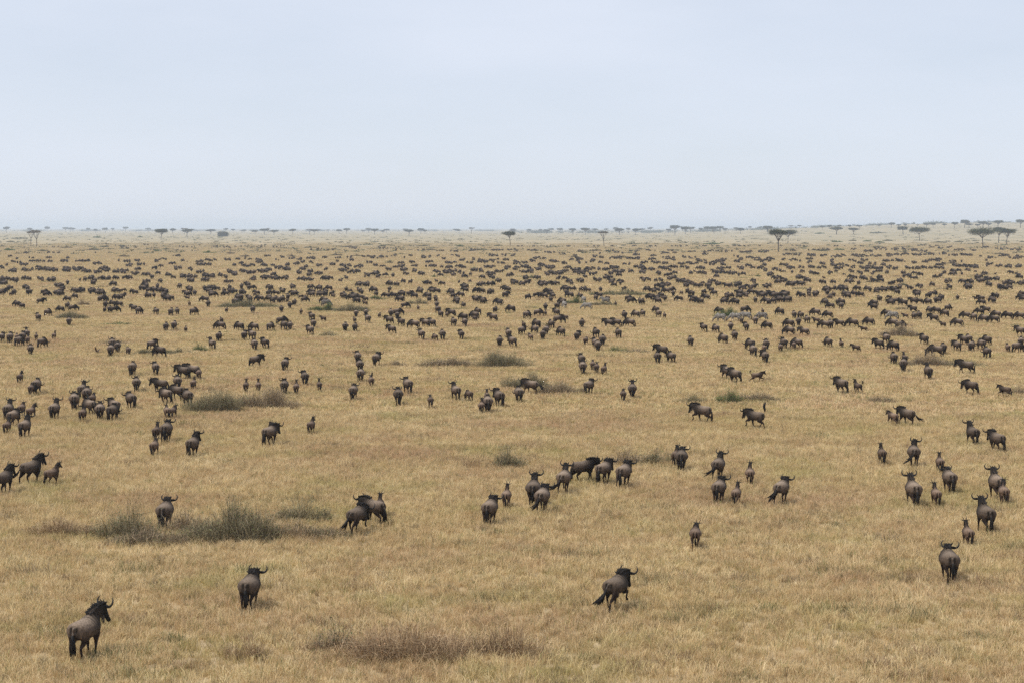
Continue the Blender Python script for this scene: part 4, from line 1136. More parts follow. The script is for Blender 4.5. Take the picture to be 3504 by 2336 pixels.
# the herd beyond: panel origin x, then x y halfwidth halfheight count of each bunch
HERD = """
0: 1020 265 110 12 8|480 270 60 10 5|1150 280 100 15 8|1310 255 60 6 6|1680 270 100 10 7|1960 275 150 15 12|2200 270 120 20 10|245 325 50 8 3|450 325 40 6 3|530 325 20 5 2|840 325 20 4 1|970 325 15 4 1|90 355 40 12 5|150 375 20 6 2|270 370 40 8 3|590 370 40 8 4|440 370 20 6 2|350 400 60 8 5|440 400 40 10 5|560 400 60 12 8|740 398 80 10 9|850 420 60 18 8|280 400 30 6 2|1100 400 90 10 8|1200 395 60 12 6|1260 430 50 14 6|1160 435 50 14 5|1395 400 20 18 3|1460 385 50 12 5|1575 352 80 8 8|1640 395 60 18 5|1540 420 50 10 5|1770 400 60 12 8|1800 430 40 14 6|1875 430 30 10 3|1880 390 60 10 7|2020 385 50 12 8|2120 380 40 8 3|2215 380 50 10 4|2085 430 30 14 3|2150 415 30 10 3|2200 440 40 12 5|2260 440 40 14 5|2310 410 40 14 5|150 410 50 12 5|65 435 20 10 2|200 430 60 12 6|15 455 20 14 3|130 485 55 18 9|260 475 60 22 14|370 465 60 25 16|470 475 60 25 15|590 475 60 25 14|700 470 70 28 18|780 490 50 20 9|870 500 40 18 5|940 470 55 30 13|1040 490 40 16 6|1110 490 40 26 9|1210 510 50 14 6|1240 470 35 12 5|1325 515 50 14 7|1365 545 15 12 2|1410 510 10 8 1|1400 465 30 10 3|1440 445 15 12 2|1590 465 50 18 8|1505 520 30 10 3|1695 475 25 14 4|1650 535 40 14 6|1740 530 60 16 10|1800 495 45 16 7|1840 530 40 14 6|1710 570 30 10 4|1830 570 45 14 6|1900 530 30 20 4|1960 530 25 12 2|2040 490 40 20 8|2100 510 40 24 10|2020 540 20 12 2|2050 580 45 14 5|2180 490 20 20 4|2250 500 50 20 9|2330 490 30 22 6|2240 555 60 16 6|25 560 40 20 6|70 555 12 10 1|30 595 35 14 4|140 570 50 18 6|240 550 45 16 5|370 560 30 14 3|460 570 45 22 8|520 615 40 18 5|565 650 20 14 2|610 590 20 12 1|720 565 12 8 1|760 560 15 12 2|810 550 35 14 5|855 565 15 12 2|920 555 40 12 5|975 555 25 12 4|1030 555 20 12 2|1140 550 35 12 4|840 595 30 12 3|1015 600 25 10 2|1310 580 35 10 3|1430 575 30 12 2|1305 615 15 14 2|1410 625 15 14 2|1560 545 15 8 1|1605 622 35 12 2|80 640 25 14 2|20 675 40 14 4|120 685 45 12 3|230 640 30 16 4|265 670 35 20 4|400 690 40 22 5|520 690 45 26 8|655 665 28 14 2|740 665 50 18 6|820 665 35 24 5|900 680 50 22 7|895 730 45 16 4|620 740 25 20 1|660 715 15 15 1|1060 660 70 16 6|1080 720 60 20 5|1190 680 22 18 2|1280 645 45 14 4|1360 660 40 16 4|1430 660 40 16 4|1480 665 20 14 2|1345 710 50 18 3|1460 705 25 18 3|1510 730 30 16 3|1690 650 20 14 2|1680 690 20 14 2|1680 730 15 20 1|1730 690 20 14 1|1820 645 15 14 1|1880 640 30 16 3|1930 645 25 18 3|1870 670 20 12 2|1900 695 30 16 2|1815 745 20 12 1|2030 665 35 18 4|2090 675 35 20 4|2065 635 20 12 1|2165 630 20 12 2|2215 610 25 12 3|2240 635 25 10 2|2170 675 45 18 5|2010 695 20 14 2|2290 690 20 14 2|2140 720 25 20 4|2105 755 45 18 4|2235 740 15 18 2|2320 740 15 18 1
880: 40 265 40 12 6|150 270 60 12 6|220 265 30 8 3|530 295 80 12 10|650 300 40 8 4|850 280 90 20 8|1120 280 110 20 12|1250 298 60 8 5|1450 300 60 8 5|1640 305 60 10 7|1750 310 60 14 7|1950 300 70 14 9|2150 300 80 16 12|2290 300 60 16 10|2100 350 80 14 12|2260 345 80 16 12|100 352 50 8 6|230 360 30 10 3|310 375 40 12 4|180 385 25 6 2|380 380 40 10 5|500 375 70 10 8|600 370 40 8 3|710 370 50 8 5|830 360 40 16 5|850 390 30 10 4|980 360 40 14 6|1060 365 70 14 12|1130 360 40 10 4|1230 350 40 6 3|1360 350 25 6 2|1325 370 15 5 1|1490 365 25 24 7|1545 360 20 14 3|1620 355 15 14 2|1670 375 20 10 3|1740 345 20 8 2|1810 355 30 12 3|1840 390 30 14 4|1960 385 40 12 5|2020 400 50 30 14|2100 400 30 16 4|2140 385 20 8 2|2220 385 30 10 3|2310 410 40 24 9|40 400 40 14 4|100 435 55 16 9|20 385 25 10 4|350 420 25 16 4|405 405 25 12 3|280 430 30 14 5|490 410 20 8 2|450 450 40 12 5|560 440 40 12 4|680 425 40 14 6|715 400 20 8 2|770 440 40 14 5|830 435 25 10 3|910 450 50 18 9|1000 410 35 10 3|1060 435 35 8 3|1125 440 30 8 3|1295 415 25 8 2|1385 405 35 16 6|1400 440 50 12 6|1300 445 50 12 7|1530 405 30 14 3|1575 440 35 14 4|1510 445 15 6 1|1690 450 50 16 7|1740 410 40 14 4|1820 450 50 14 6|1680 410 25 12 3|1910 410 40 14 4|2060 450 50 16 8|2115 440 12 12 2|2190 415 45 14 5|2240 455 30 12 3|2310 465 25 18 4|195 460 40 24 10|270 465 50 24 10|60 490 50 16 8|110 480 30 16 4|70 545 55 18 8|155 525 20 20 3|175 555 30 12 4|245 555 30 12 3|370 500 40 16 6|395 475 30 16 5|480 490 35 20 6|545 510 40 14 5|470 520 30 12 3|405 565 35 20 5|485 565 40 14 3|610 470 25 8 2|640 555 70 18 9|765 485 25 14 3|810 465 15 10 2|850 500 30 22 5|905 490 20 12 3|985 530 25 26 5|1050 510 40 20 7|1075 530 15 14 2|1140 528 10 8 1|1225 528 20 12 2|1185 475 35 10 3|1230 455 20 10 2|1300 475 40 16 6|1340 510 30 10 3|1415 485 25 16 3|1485 510 30 14 3|1600 490 45 16 6|1640 520 15 14 2|1690 500 40 22 6|1750 520 20 14 2|1760 490 40 12 4|1830 500 45 16 5|1860 530 25 12 3|1915 520 12 10 1|1990 485 50 14 6|1930 475 40 14 5|2020 540 25 14 2|2090 520 35 24 5|2110 545 40 12 3|2160 490 40 14 6|2230 465 30 12 3|2250 525 35 12 3|755 570 18 16 2|790 548 14 12 1|920 605 60 12 4|1000 610 50 16 4|1200 600 35 14 4|1240 610 20 10 2|1310 585 12 14 1|1375 590 18 12 1|1520 590 35 14 3|1655 600 14 12 1|1610 570 14 10 1|1805 575 12 12 1|1890 573 18 12 1|1990 603 45 14 4|2100 605 50 16 4|2155 578 25 14 3|2310 590 40 16 4|115 640 35 22 4|325 625 28 14 2|475 635 15 16 2|565 640 20 18 2|640 645 18 14 1|105 685 15 14 2|170 685 15 14 1|225 675 20 18 2|335 695 28 24 4|250 730 50 30 6|110 730 20 22 2|165 750 35 22 2|20 740 14 20 1|400 708 22 16 1|440 740 28 18 2|490 690 22 22 3|560 690 40 26 5|620 685 30 18 3|660 700 28 16 2|810 657 35 14 2|915 670 35 20 3|780 705 30 22 3|830 725 16 18 1|900 715 45 22 5|880 750 25 18 2|970 745 18 16 1|1050 655 22 18 3|1065 700 12 12 1|1180 660 18 16 2|1220 700 18 16 2|1150 705 15 12 1|1300 690 45 20 5|1270 740 30 18 2|1370 695 22 16 2|1415 705 14 14 1|1455 660 50 20 5|1590 660 65 20 7|1540 705 24 22 3|1540 740 18 12 1|1595 740 24 18 2|1735 680 35 22 4|1755 705 14 14 1|1840 625 45 16 4|1865 658 14 12 1|1825 700 25 18 2|2000 665 55 20 5|2085 675 30 22 3|2215 655 42 18 3|2215 705 30 18 2|1970 735 45 22 2|2015 755 35 20 2|1790 755 30 18 2|2170 765 25 16 1|330 770 15 10 1|610 750 18 14 1
1750: 200 267 200 3 14|500 267 100 3 8|720 267 70 3 5|900 265 40 3 4|1200 265 160 4 9|1500 265 100 4 7|1750 265 140 4 9|2100 263 200 4 12|60 310 70 16 10|200 300 60 12 6|330 325 70 16 9|460 330 40 14 5|620 310 50 14 6|880 310 60 10 6|960 325 50 14 6|790 330 20 8 2|1080 310 60 14 7|1120 345 40 24 10|1240 305 60 10 6|1360 328 50 12 6|1430 305 40 12 5|1470 325 30 10 3|1620 315 40 12 5|1720 330 50 24 9|1800 310 60 14 7|1930 310 60 20 9|2100 315 90 14 14|2250 315 100 16 14|60 390 60 30 8|20 410 30 20 4|90 420 50 20 7|240 375 50 12 7|190 395 40 14 5|290 375 20 10 2|350 390 20 14 3|400 400 50 16 8|470 420 20 16 4|530 385 25 10 3|560 355 40 14 5|610 385 30 26 7|630 415 50 12 6|740 355 40 16 6|800 365 30 10 3|725 400 30 26 8|800 415 15 10 2|850 425 12 10 1|900 370 40 14 5|970 370 50 14 6|1060 370 40 16 6|1120 375 40 16 6|1040 425 35 12 3|1270 352 40 8 4|1250 380 50 10 5|1290 412 50 12 6|1190 410 30 20 6|1400 370 60 20 9|1460 390 40 20 5|1380 420 40 14 5|1520 425 40 10 4|1560 360 40 14 5|1620 370 40 14 4|1620 420 50 14 7|1700 390 60 24 12|1780 420 60 24 11|1870 390 60 30 16|1900 425 40 16 7|2000 360 50 14 7|2060 385 50 16 7|2010 405 40 10 4|2130 370 40 20 5|2190 380 40 20 7|2260 395 70 26 13|2320 380 30 20 5|30 460 30 18 4|140 455 45 24 9|170 490 45 18 7|260 435 50 16 8|240 470 60 18 8|340 455 60 24 14|75 490 15 10 1|115 500 15 10 2|315 515 30 16 4|360 505 18 18 2|400 510 40 14 5|450 510 40 20 6|500 455 30 10 3|480 490 30 14 3|570 480 40 20 6|600 505 40 16 5|640 500 50 22 8|720 510 35 16 4|690 470 30 14 4|760 470 35 18 5|660 545 20 12 1|840 470 35 14 5|920 460 45 22 9|950 490 60 22 11|960 520 25 12 2|880 510 30 18 4|870 545 45 14 5|1060 490 18 10 2|1140 445 50 24 9|1170 470 50 20 8|1190 500 50 16 7|1250 470 40 14 5|1300 510 35 14 5|1370 460 50 24 9|1440 450 50 16 6|1420 480 30 10 2|1465 508 12 8 1|1530 455 15 10 1|1590 460 35 18 4|1595 505 20 14 2|1630 485 14 6 1|1690 465 30 22 5|1670 505 30 12 2|1725 505 25 16 3|1820 495 30 14 4|1870 460 40 30 7|1880 500 35 14 4|1960 505 55 14 6|1950 460 20 12 2|2060 460 50 22 8|2120 440 30 24 4|2160 458 10 8 1|2230 458 35 10 3|2280 435 20 14 2|2270 480 20 16 2|2310 515 40 24 6|1840 530 18 16 2|1395 522 25 14 2|420 550 28 14 2|490 555 15 14 1|2045 520 18 10 1|2080 512 12 8 1|45 590 35 16 3|80 605 30 16 2|160 590 45 20 5|130 550 30 12 3|225 545 35 14 3|280 605 55 22 6|360 605 40 18 4|412 602 18 16 1|540 580 35 20 4|550 600 16 12 1|620 575 35 20 4|735 555 20 12 2|775 568 30 14 2|905 580 40 14 4|908 608 22 8 1|975 590 25 16 2|1190 565 20 22 3|1225 562 20 10 1|1310 575 40 14 2|1400 560 35 10 2|1460 545 25 12 2|1300 615 35 16 2|1390 605 50 20 6|1340 635 30 12 2|1500 580 30 20 3|1560 575 50 22 6|1610 590 35 24 4|1560 610 40 16 3|1680 620 30 14 2|1740 590 50 20 4|1750 620 30 14 2|1840 605 25 22 3|1790 585 30 14 2|1940 625 30 22 2|2040 610 50 24 6|2070 640 40 16 3|2150 630 45 20 4|2170 580 35 18 3|2290 625 35 24 4|330 665 40 22 4|490 650 38 26 4|555 655 14 16 1|640 652 35 16 2|680 660 14 14 1|285 705 25 20 2|370 700 28 20 2|215 695 22 16 1|160 725 35 22 1|510 710 40 22 2|495 680 25 14 1|360 740 28 24 1|455 760 35 18 1|805 655 25 14 1|995 655 24 16 1|1075 670 45 16 2|1200 650 35 14 2|1230 715 24 20 2|1295 665 35 18 2|1395 668 28 20 2|1440 660 25 16 2|1440 700 20 22 1|1520 688 15 14 1|1335 715 50 26 5|1305 750 28 18 1|1360 735 25 16 1|1580 657 20 16 1|1625 695 35 24 2|1710 680 24 16 1|1725 718 32 20 2|1800 662 30 16 1|1815 690 18 14 1|1600 745 45 20 2|1500 745 45 20 1|1690 755 40 22 2|1925 705 55 26 4|2030 680 40 18 3|2060 705 55 28 5|2145 685 16 14 1|2240 695 50 24 3|2330 700 30 26 3|2180 745 28 22 1|2290 755 45 20 2|1905 755 38 24 1|2010 765 45 18 1|1050 745 55 22 2|1150 765 22 18 1|760 720 20 30 1|785 710 16 20 1|860 725 16 12 1|605 712 20 10 1
2604: 300 262 150 4 8|700 265 120 5 6|880 265 60 6 5|1450 262 80 5 5|1550 262 50 4 4|500 300 100 10 9|600 300 40 8 3|260 305 80 12 7|820 295 50 12 5|950 310 70 20 9|1080 290 80 24 12|1220 290 90 24 16|1350 300 80 26 16|1440 310 60 26 12|1560 280 90 16 12|1700 275 60 14 7|1780 300 60 16 9|1900 300 50 14 8|2000 275 40 10 4|2150 285 70 20 12|2280 295 80 20 14|320 345 60 16 8|230 340 50 16 7|450 345 60 20 12|540 350 50 16 8|430 375 40 12 6|650 360 30 16 5|720 355 60 20 11|830 350 50 20 10|900 355 60 18 8|1030 350 60 16 9|1150 345 70 20 14|1280 340 70 20 14|1400 340 70 20 13|1500 340 60 20 11|1620 330 50 16 7|1720 345 60 14 8|1830 340 60 14 10|1880 345 50 12 7|1960 355 20 8 2|2070 370 60 14 6|2160 350 60 20 11|2280 365 80 24 14|290 390 40 18 6|205 385 16 14 2|345 405 12 12 1|440 410 30 16 3|555 420 35 16 5|640 400 25 26 6|650 440 25 16 4|725 430 25 10 3|760 442 30 8 3|825 395 50 14 7|890 415 30 14 4|930 390 40 18 6|1000 425 40 14 5|970 450 40 14 6|910 455 35 12 5|820 450 30 14 4|1130 400 35 14 4|1100 432 30 8 3|1200 395 60 14 8|1260 400 30 14 3|1360 410 30 14 4|1480 405 40 18 6|1560 390 60 24 12|1600 430 50 16 7|1720 410 45 20 4|1790 440 60 16 8|1740 440 30 12 4|1870 450 40 16 6|1920 450 45 16 6|2030 435 40 18 5|2130 440 35 16 4|2220 445 45 20 7|2300 450 50 16 8|2010 395 25 8 2|1790 400 8 6 1|205 435 35 12 4|265 460 40 16 6|355 455 40 8 3|445 455 25 14 3|580 455 25 14 2|515 460 14 8 1|690 460 30 12 4|970 462 70 10 9|1060 460 60 10 7|1180 465 60 8 6|1160 445 12 8 1|1330 462 50 10 6|1400 465 35 10 4|1460 455 20 20 4|1550 460 60 14 8|1620 465 20 10 2|125 470 35 18 4|185 488 25 12 2|270 500 12 10 1|370 490 30 12 2|440 500 18 12 2|500 505 32 16 2|615 505 25 16 2|665 498 16 12 1|740 508 24 16 1|785 485 14 12 1|830 493 16 8 1|905 510 30 12 2|945 488 20 10 2|1000 508 22 14 2|1060 493 32 12 3|1130 505 28 14 2|1265 510 28 14 2|1305 530 35 12 3|1365 510 20 14 1|1450 520 32 14 2|1280 530 40 12 2|1370 555 35 14 2|1575 535 50 16 5|1640 500 25 14 2|1745 485 40 20 5|1720 515 24 12 2|1790 518 20 12 1|1870 480 35 12 3|1910 490 14 10 1|2020 510 40 12 3|2095 508 20 10 1|2230 505 20 12 1|2310 530 40 26 6|60 525 30 22 4|140 545 45 24 5|200 575 45 18 4|130 585 30 12 2|350 545 60 22 7|420 565 30 22 4|300 600 35 16 3|355 600 30 14 2|250 605 40 14 3|540 585 32 18 2|575 545 18 8 1|665 585 32 18 2|820 545 30 18 3|795 580 25 26 4|870 600 16 12 1|920 555 40 20 4|1000 570 60 20 5|1085 570 30 18 3|1070 540 25 8 2|1230 580 40 14 3|1160 600 28 16 2|1330 635 35 16 2|1420 620 20 18 2|1540 605 18 16 1|1660 575 40 24 5|1670 640 35 12 2|1790 580 40 18 2|1890 580 40 18 4|1940 540 40 14 4|1960 580 35 18 4|2030 560 35 18 4|2025 605 35 18 3|1870 625 65 24 8|2130 560 45 16 5|2200 590 60 30 9|2180 635 50 20 5|2110 620 20 14 1|2330 590 35 28 6|55 630 32 30 4|20 690 25 30 3|120 700 45 22 5|215 700 35 18 3|180 735 45 22 4|250 745 35 20 2|340 705 30 22 2|430 660 14 16 1|415 695 22 20 2|500 690 45 26 4|560 655 45 18 4|620 650 35 20 3|640 710 35 24 3|580 690 30 18 2|690 635 40 18 4|750 645 50 14 4|770 700 45 26 4|830 690 30 22 3|880 648 35 18 2|885 695 24 22 2|960 655 32 20 2|1025 660 30 18 2|1090 655 40 14 3|1170 650 50 14 4|1230 630 45 20 3|1230 672 50 22 2|1400 685 45 32 3|1505 705 30 18 2|1555 695 20 24 2|1620 720 28 22 2|1750 725 18 22 1|1925 720 22 22 1|1965 740 20 16 1|2085 700 40 32 3|2060 745 55 20 3|2310 685 40 18 2|2330 735 25 22 2|1125 715 32 20 1|1065 735 35 20 2|1215 755 28 16 1|1165 770 28 14 1|1275 768 14 12 1|1380 755 40 24 2|1500 765 40 18 2|1560 750 30 28 2|570 765 40 18 1|700 765 45 18 2
"""
# ------------------------------------------------------------------ labels
def look_heading(yaw):
    if abs(yaw) <= 12: return 'seen from behind'
    s = 'left' if yaw > 0 else 'right'
    return ('turned half ' if abs(yaw) <= 48 else 'side-on facing ') + s

RANK = ['', 'second ', 'third ', 'fourth ', 'fifth ', 'sixth ', 'seventh ', 'eighth ', 'ninth ', 'tenth ', 'eleventh ', 'twelfth ', '13th ', '14th ', '15th ', '16th ', '17th ', '18th ', '19th ', '20th ', '21st ', '22nd ', '23rd ', '24th ']
def autolabel(items, marks, squash=2.4, sides_only=False):
    """items: (key, x, y, look). Names each by its look and where it is from the nearest landmark, counted where several answer to that."""
    groups = {}
    for key, x, y, look in items:
        best = None
        for mx, my, nm in marks:
            dx, dy = x - mx, (y - my) * squash
            d = math.hypot(dx, dy)
            if best is None or d < best[0]:
                if sides_only or abs(dx) > abs(dy):
                    w = 'right of' if dx > 0 else 'left of'
                else:
                    w = 'in front of' if dy > 0 else 'behind'
                if nm.endswith('edge'): w = 'to'
                best = (d, w, nm)
        groups.setdefault((look, best[1], best[2]), []).append((best[0], key))
    res = {}
    for (look, w, nm), lst in groups.items():
        lst.sort(key=lambda t: t[0])
        for i, (d, key) in enumerate(lst):
            if len(lst) == 1:
                res[key] = f'{look}, {"nearest to" if w == "to" else w} {nm}'
            else:
                res[key] = f'{look}, {RANK[i]}nearest {w} {nm}'
    return res

# ------------------------------------------------------------------ shrubs that one can tell apart
def place_bush(x0, x1, top, base, kind, seed, label, group='shrubs scattered over the plain', hmax=1.7):
    p = ground_at((x0 + x1) / 2, base)
    k = p.y / F_SRC
    w = (x1 - x0) * k
    full = (base - top) * k
    d = min(w * .75, max(w * .3, .5))
    tilt = CAM_H / p.y
    while d > .4 and full - d * tilt < .30 * full:
        d *= .85
    h = min(hmax, max(.28, full - d * tilt)) + (.26 if p.y < 130 else .16 if p.y < 300 else 0)
    br, fo = bush(w, d, h, kind, seed, k * 3504 / 1024)
    root = new_obj('shrub', None, None, (p.x, p.y + d / 2, p.z))
    new_obj('branches', br, root)
    new_obj('foliage', fo, root)
    tag(root, label, 'shrub', group)
    return root

MARKS = []
for i, (x0, x1, top, base, kind, label, short) in enumerate(BUSHES):
    place_bush(x0, x1, top, base, kind, 100 + i, label)
    MARKS.append(((x0 + x1) / 2, base, short))

# ------------------------------------------------------------------ single acacias and the row along the horizon
def link_tree(trunk, crown, loc, rot, scale, label, group):
    root = new_obj('acacia_tree', None, None, loc)
    root.rotation_euler = (0, 0, rot)
    root.scale = scale
    new_obj('trunk', trunk, root)
    new_obj('crown', crown, root)
    tag(root, label, 'tree', group)
    return root

TREE_MARKS = []
for i, (x, base, top, cw, kind, label, short) in enumerate(TREES):
    p = ground_at(x, base)
    k = p.y / F_SRC
    h = (base - top) * k
    tr, cr = acacia(cw * k, h, kind, 300 + i, max(.22, k * 2.3))
    link_tree(tr, cr, p, 0, (1, 1, 1), label, 'acacias standing on the plain')
    TREE_MARKS.append((x, base, short))
MARKS += [m for m in TREE_MARKS]

PROTO = [acacia(10, 10, kd, 400 + i, .75, 1.8) for i, kd in enumerate(['umbrella', 'umbrella', 'lumpy', 'umbrella', 'sparse', 'lumpy'])]
rt = random.Random(8)
far_items, far_set = [], []
for row in FAR_TREES.strip().splitlines():
    x0, rest = row.split(':')
    for t in rest.split('|'):
        zx, zt, zb = map(float, t.split())
        sx, top, base = float(x0) + zx / 2.6133, 740 + zt / 2.6133, 740 + zb / 2.6133
        p = ground_at(sx, base)
        if p.y > 4600:
            d = min(5200, max(3000, 11.0 * F_SRC / max(8.0, base - top + 4)))
            u = (sx - CX) / F_SRC
            p = Vector((u * d, d, ground_z(u * d, d)))
        h = CAM_H + (HORIZON - top) * p.y / F_SRC - p.z
        h = min(19.0, max(6.0, h))
        if rt.random() < .2:
            continue
        h *= rt.uniform(.72, 1.05)
        far_set.append((p, h, sx))
        size = 'small' if h < 9 else 'tall' if h > 13.5 else 'hazy'
        far_items.append((len(far_set) - 1, sx, base, f'{size} flat-topped tree on the horizon'))
lab = autolabel(far_items, TREE_MARKS, 0.2, True)
for i, (p, h, sx) in enumerate(far_set):
    q = rt.choice([0, 1, 3, 3, 2, 5, 0, 1, 4])
    w = min(13.0, h * rt.uniform(.7, 1.35))
    link_tree(PROTO[q][0], PROTO[q][1], p, rt.uniform(0, 6.28), (w / 10, w / 10, h / 10), lab[i], 'acacias along the horizon')

# distant scrub: the larger patches are things of their own
sc_items, sc_set = [], []
for row in SCRUB.strip().splitlines():
    x0, rest = row.split(':')
    for t in rest.split('|'):
        zx, zy, hw, kd = t.split()
        sx, sy, hw = float(x0) + float(zx) / 2.6133, 740 + float(zy) / 2.6133, float(hw) / 2.6133
        kind = {'o': 'olive', 'g': 'green', 'd': 'dry'}[kd]
        sc_set.append((sx, sy, hw, kind))
        nm = {'o': 'dull olive scrub patch', 'g': 'green scrub patch', 'd': 'grey brown scrub patch'}[kd]
        sc_items.append((len(sc_set) - 1, sx, sy, nm + ' far off'))
lab = autolabel(sc_items, MARKS, 1.6)
for i, (sx, sy, hw, kind) in enumerate(sc_set):
    k = ground_at(sx, sy).y / F_SRC
    hpx = max(5.0, min(14.0, 1.5 / k))
    place_bush(sx - hw, sx + hw, sy - hpx * .5, sy + hpx * .6, kind, 600 + i, lab[i], 'scrub patches among the distant herd', 2.2)

# specks of low scrub over the far plain, too many and too small to count
rs = np.random.default_rng(77)
n = 1500
d = np.exp(rs.uniform(math.log(820), math.log(4600), n))
u = rs.uniform(-.34, .34, n)
cl = rs.normal(0, 1, (60, 2)) * np.array((.12, .35))
rx = rs.uniform(.8, 3.2, n) * (1 + d / 2500)
hh = rs.uniform(.5, 1.3, n)
per = 22
p0 = np.repeat(np.stack([u * d, d, np.array([ground_z(a * b, b) for a, b in zip(u, d)])], 1), per, 0)
off = rs.normal(0, .5, (n * per, 3)) * np.repeat(np.stack([rx, rx * .6, hh * .5], 1), per, 0)
off[:, 2] = np.abs(off[:, 2]) + .1
c = p0 + off
dv = rs.normal(0, 1, (n * per, 3)); dv /= np.linalg.norm(dv, axis=1)[:, None]
dv *= np.repeat(rs.uniform(.35, .7, n), per)[:, None]
tone_s = np.array(((.10, .115, .055), (.14, .135, .07), (.19, .16, .095), (.075, .095, .045)))[rs.integers(0, 4, n)]
me = blades_mesh('scrub', c - dv, c, c + dv, np.full(n * per, .6), np.repeat(tone_s, per, 0) * rs.uniform(.75, 1.25, (n * per, 1)), MAT_LEAF)
tag(new_obj('scrub', me), 'low grey green scrub speckling the far plain below the horizon', 'scrub', kind='stuff')

# low dead tussocks and weeds in the grass, fading into it
n = 420
d = np.exp(rs.uniform(math.log(47), math.log(620), n))
u = rs.uniform(-.335, .335, n)
wid = rs.uniform(.35, 1.5, n) * (1 + d / 500)
nb = (60 + 60 * wid).astype(int)
rep_i = np.repeat(np.arange(n), nb)
m_ = len(rep_i)
kx = np.maximum(.012, .16 * d / F_SRC * 3.42)
cx = (u * d)[rep_i] + rs.normal(0, .5, m_) * wid[rep_i]; cy = d[rep_i] + rs.normal(0, .4, m_) * wid[rep_i] * rs.uniform(.4, 1, m_)
ht = rs.uniform(.22, .52, n)[rep_i] * rs.uniform(.5, 1.2, m_)
p0 = np.stack([cx, cy, np.zeros(m_)], 1)
p2 = p0 + np.stack([rs.normal(0, .16, m_), rs.normal(0, .16, m_), ht], 1)
p1 = (p0 + p2) / 2 + np.stack([np.zeros(m_), np.zeros(m_), ht * .15], 1)
tone_s = np.array(((.25, .16, .10), (.21, .155, .095), (.17, .155, .075), (.30, .20, .12), (.145, .15, .06)))[rs.integers(0, 5, n)]
me = blades_mesh('undergrowth', p0, p1, p2, kx[rep_i] * rs.uniform(.8, 1.6, m_), tone_s[rep_i] * rs.uniform(.7, 1.35, (m_, 1)), MAT_TWIG)
tag(new_obj('undergrowth', me), 'low dead tussocks and weeds scattered through the grass', 'undergrowth', kind='stuff')

# the low broken woodland where the plain ends
n = 2400
u = np.where(rs.uniform(0, 1, n) < .6, rs.uniform(.0, .36, n), rs.uniform(-.36, .0, n))
d = np.where(u > 0, rs.uniform(3900, 6200, n), rs.uniform(6000, 9500, n))
u = u + .012 * np.sin(u * 190)
rx = rs.uniform(4, 13, n) * (d / 5000); hh = rs.uniform(3.0, 8.0, n)
p0 = np.repeat(np.stack([u * d, d, np.array([ground_z(a * b, b) for a, b in zip(u, d)])], 1), per, 0)
off = rs.normal(0, .5, (n * per, 3)) * np.repeat(np.stack([rx, rx, hh * .6], 1), per, 0)
off[:, 2] = np.abs(off[:, 2]) + .2
c = p0 + off
dv = rs.normal(0, 1, (n * per, 3)); dv /= np.linalg.norm(dv, axis=1)[:, None]
dv *= np.repeat(rs.uniform(1.0, 1.8, n), per)[:, None]
tone_s = np.array(((.055, .075, .035), (.075, .09, .045), (.09, .10, .055)))[rs.integers(0, 3, n)]
me = blades_mesh('treeline', c - dv, c, c + dv, np.full(n * per, 1.7), np.repeat(tone_s, per, 0), MAT_LEAF)
tag(new_obj('treeline', me), 'hazy broken band of bush and woodland where the plain ends', 'woodland', kind='stuff')

# ------------------------------------------------------------------ zebras
def put_animal(name, key, sx, sy, yaw, scale, label, cat, group, parts):
    p = ground_at(sx, sy)
    rest = .02 if key[3] != 'x' else 0
    k = p.y / F_SRC
    p = ground_at(sx, sy + rest / k)
    f = Vector((-math.sin(R(yaw)), math.cos(R(yaw)), 0))
    p = p + Vector((0, .55 * scale * max(0.0, math.cos(R(yaw))), 0))
    if parts:
        root = new_obj(name, None, None, p)
        for nm, ms in build_pose(*key).items():
            for me in ms:
                new_obj(nm, me, root)
    else:
        root = new_obj(name, joined(key), None, p)
    root.rotation_euler = (0, 0, R(yaw))
    root.scale = (scale,) * 3
    tag(root, label, cat, group)
    return root

for i, (sx, sy, yaw, head, label) in enumerate(ZEBRAS):
    put_animal('zebra', ('z', head, 0, 'sw'[i % 2], 'h', 1), sx, sy, yaw, 1.0, label, 'zebra', 'zebras among the herd', True)
ZEBRA_MARKS = [(2009, 1063, 'the big grazing zebra'), (2516, 1102, 'the zebra row'), (3056, 1097, 'the lone zebra')]

# ------------------------------------------------------------------ wildebeest one can tell apart
rw = random.Random(21)
animals = []
for sx, sy, yaw, code, hy, gait, tail, label in NEAR:
    animals.append(dict(sx=sx, sy=sy, yaw=yaw, age=code[0], head=code[1], hy=hy, gait=gait, tail=tail, label=label, near=True))
for row in ROWS.strip().splitlines():
    org, rest = row.split(':')
    ox, oy = map(int, org.split())
    for t in rest.split('|'):
        zx, zy, yaw, code = t.split()
        hy = 0
        if '/' in code:
            code, hy = code.split('/')
            hy = int(hy)
        gait = next((c for c in code[2:] if c in 'swvtx'), None)
        tail = 'u' if code.endswith('u') and len(code) > 2 else 'c' if code.endswith('c') and len(code) > 2 else 'r' if code.endswith('r') and len(code) > 2 else 'o' if code.endswith('o') and len(code) > 2 else 'h'
        if 'r' in code[2:-1]: gait = 'r'
        if gait is None:
            gait = rw.choice('sswv')
        animals.append(dict(sx=ox + int(zx) / 4, sy=oy + int(zy) / 4, yaw=int(yaw), age=code[0], head=code[1], hy=hy, gait=gait, tail=tail,
                            label=ROW_LABELS.get((ox, oy, int(zx), int(zy))), near=False))
for a in animals:                      # a body half turned looks longer than it is
    if abs(a['yaw']) < 70:
        a['yaw'] *= .5 + .5 * smooth(38, 68, abs(a['yaw']))
animals.sort(key=lambda a: -a['sy'] * (0.93 if a['age'] == 'c' else 1))
single, rest_herd = animals[:300], animals[300:]
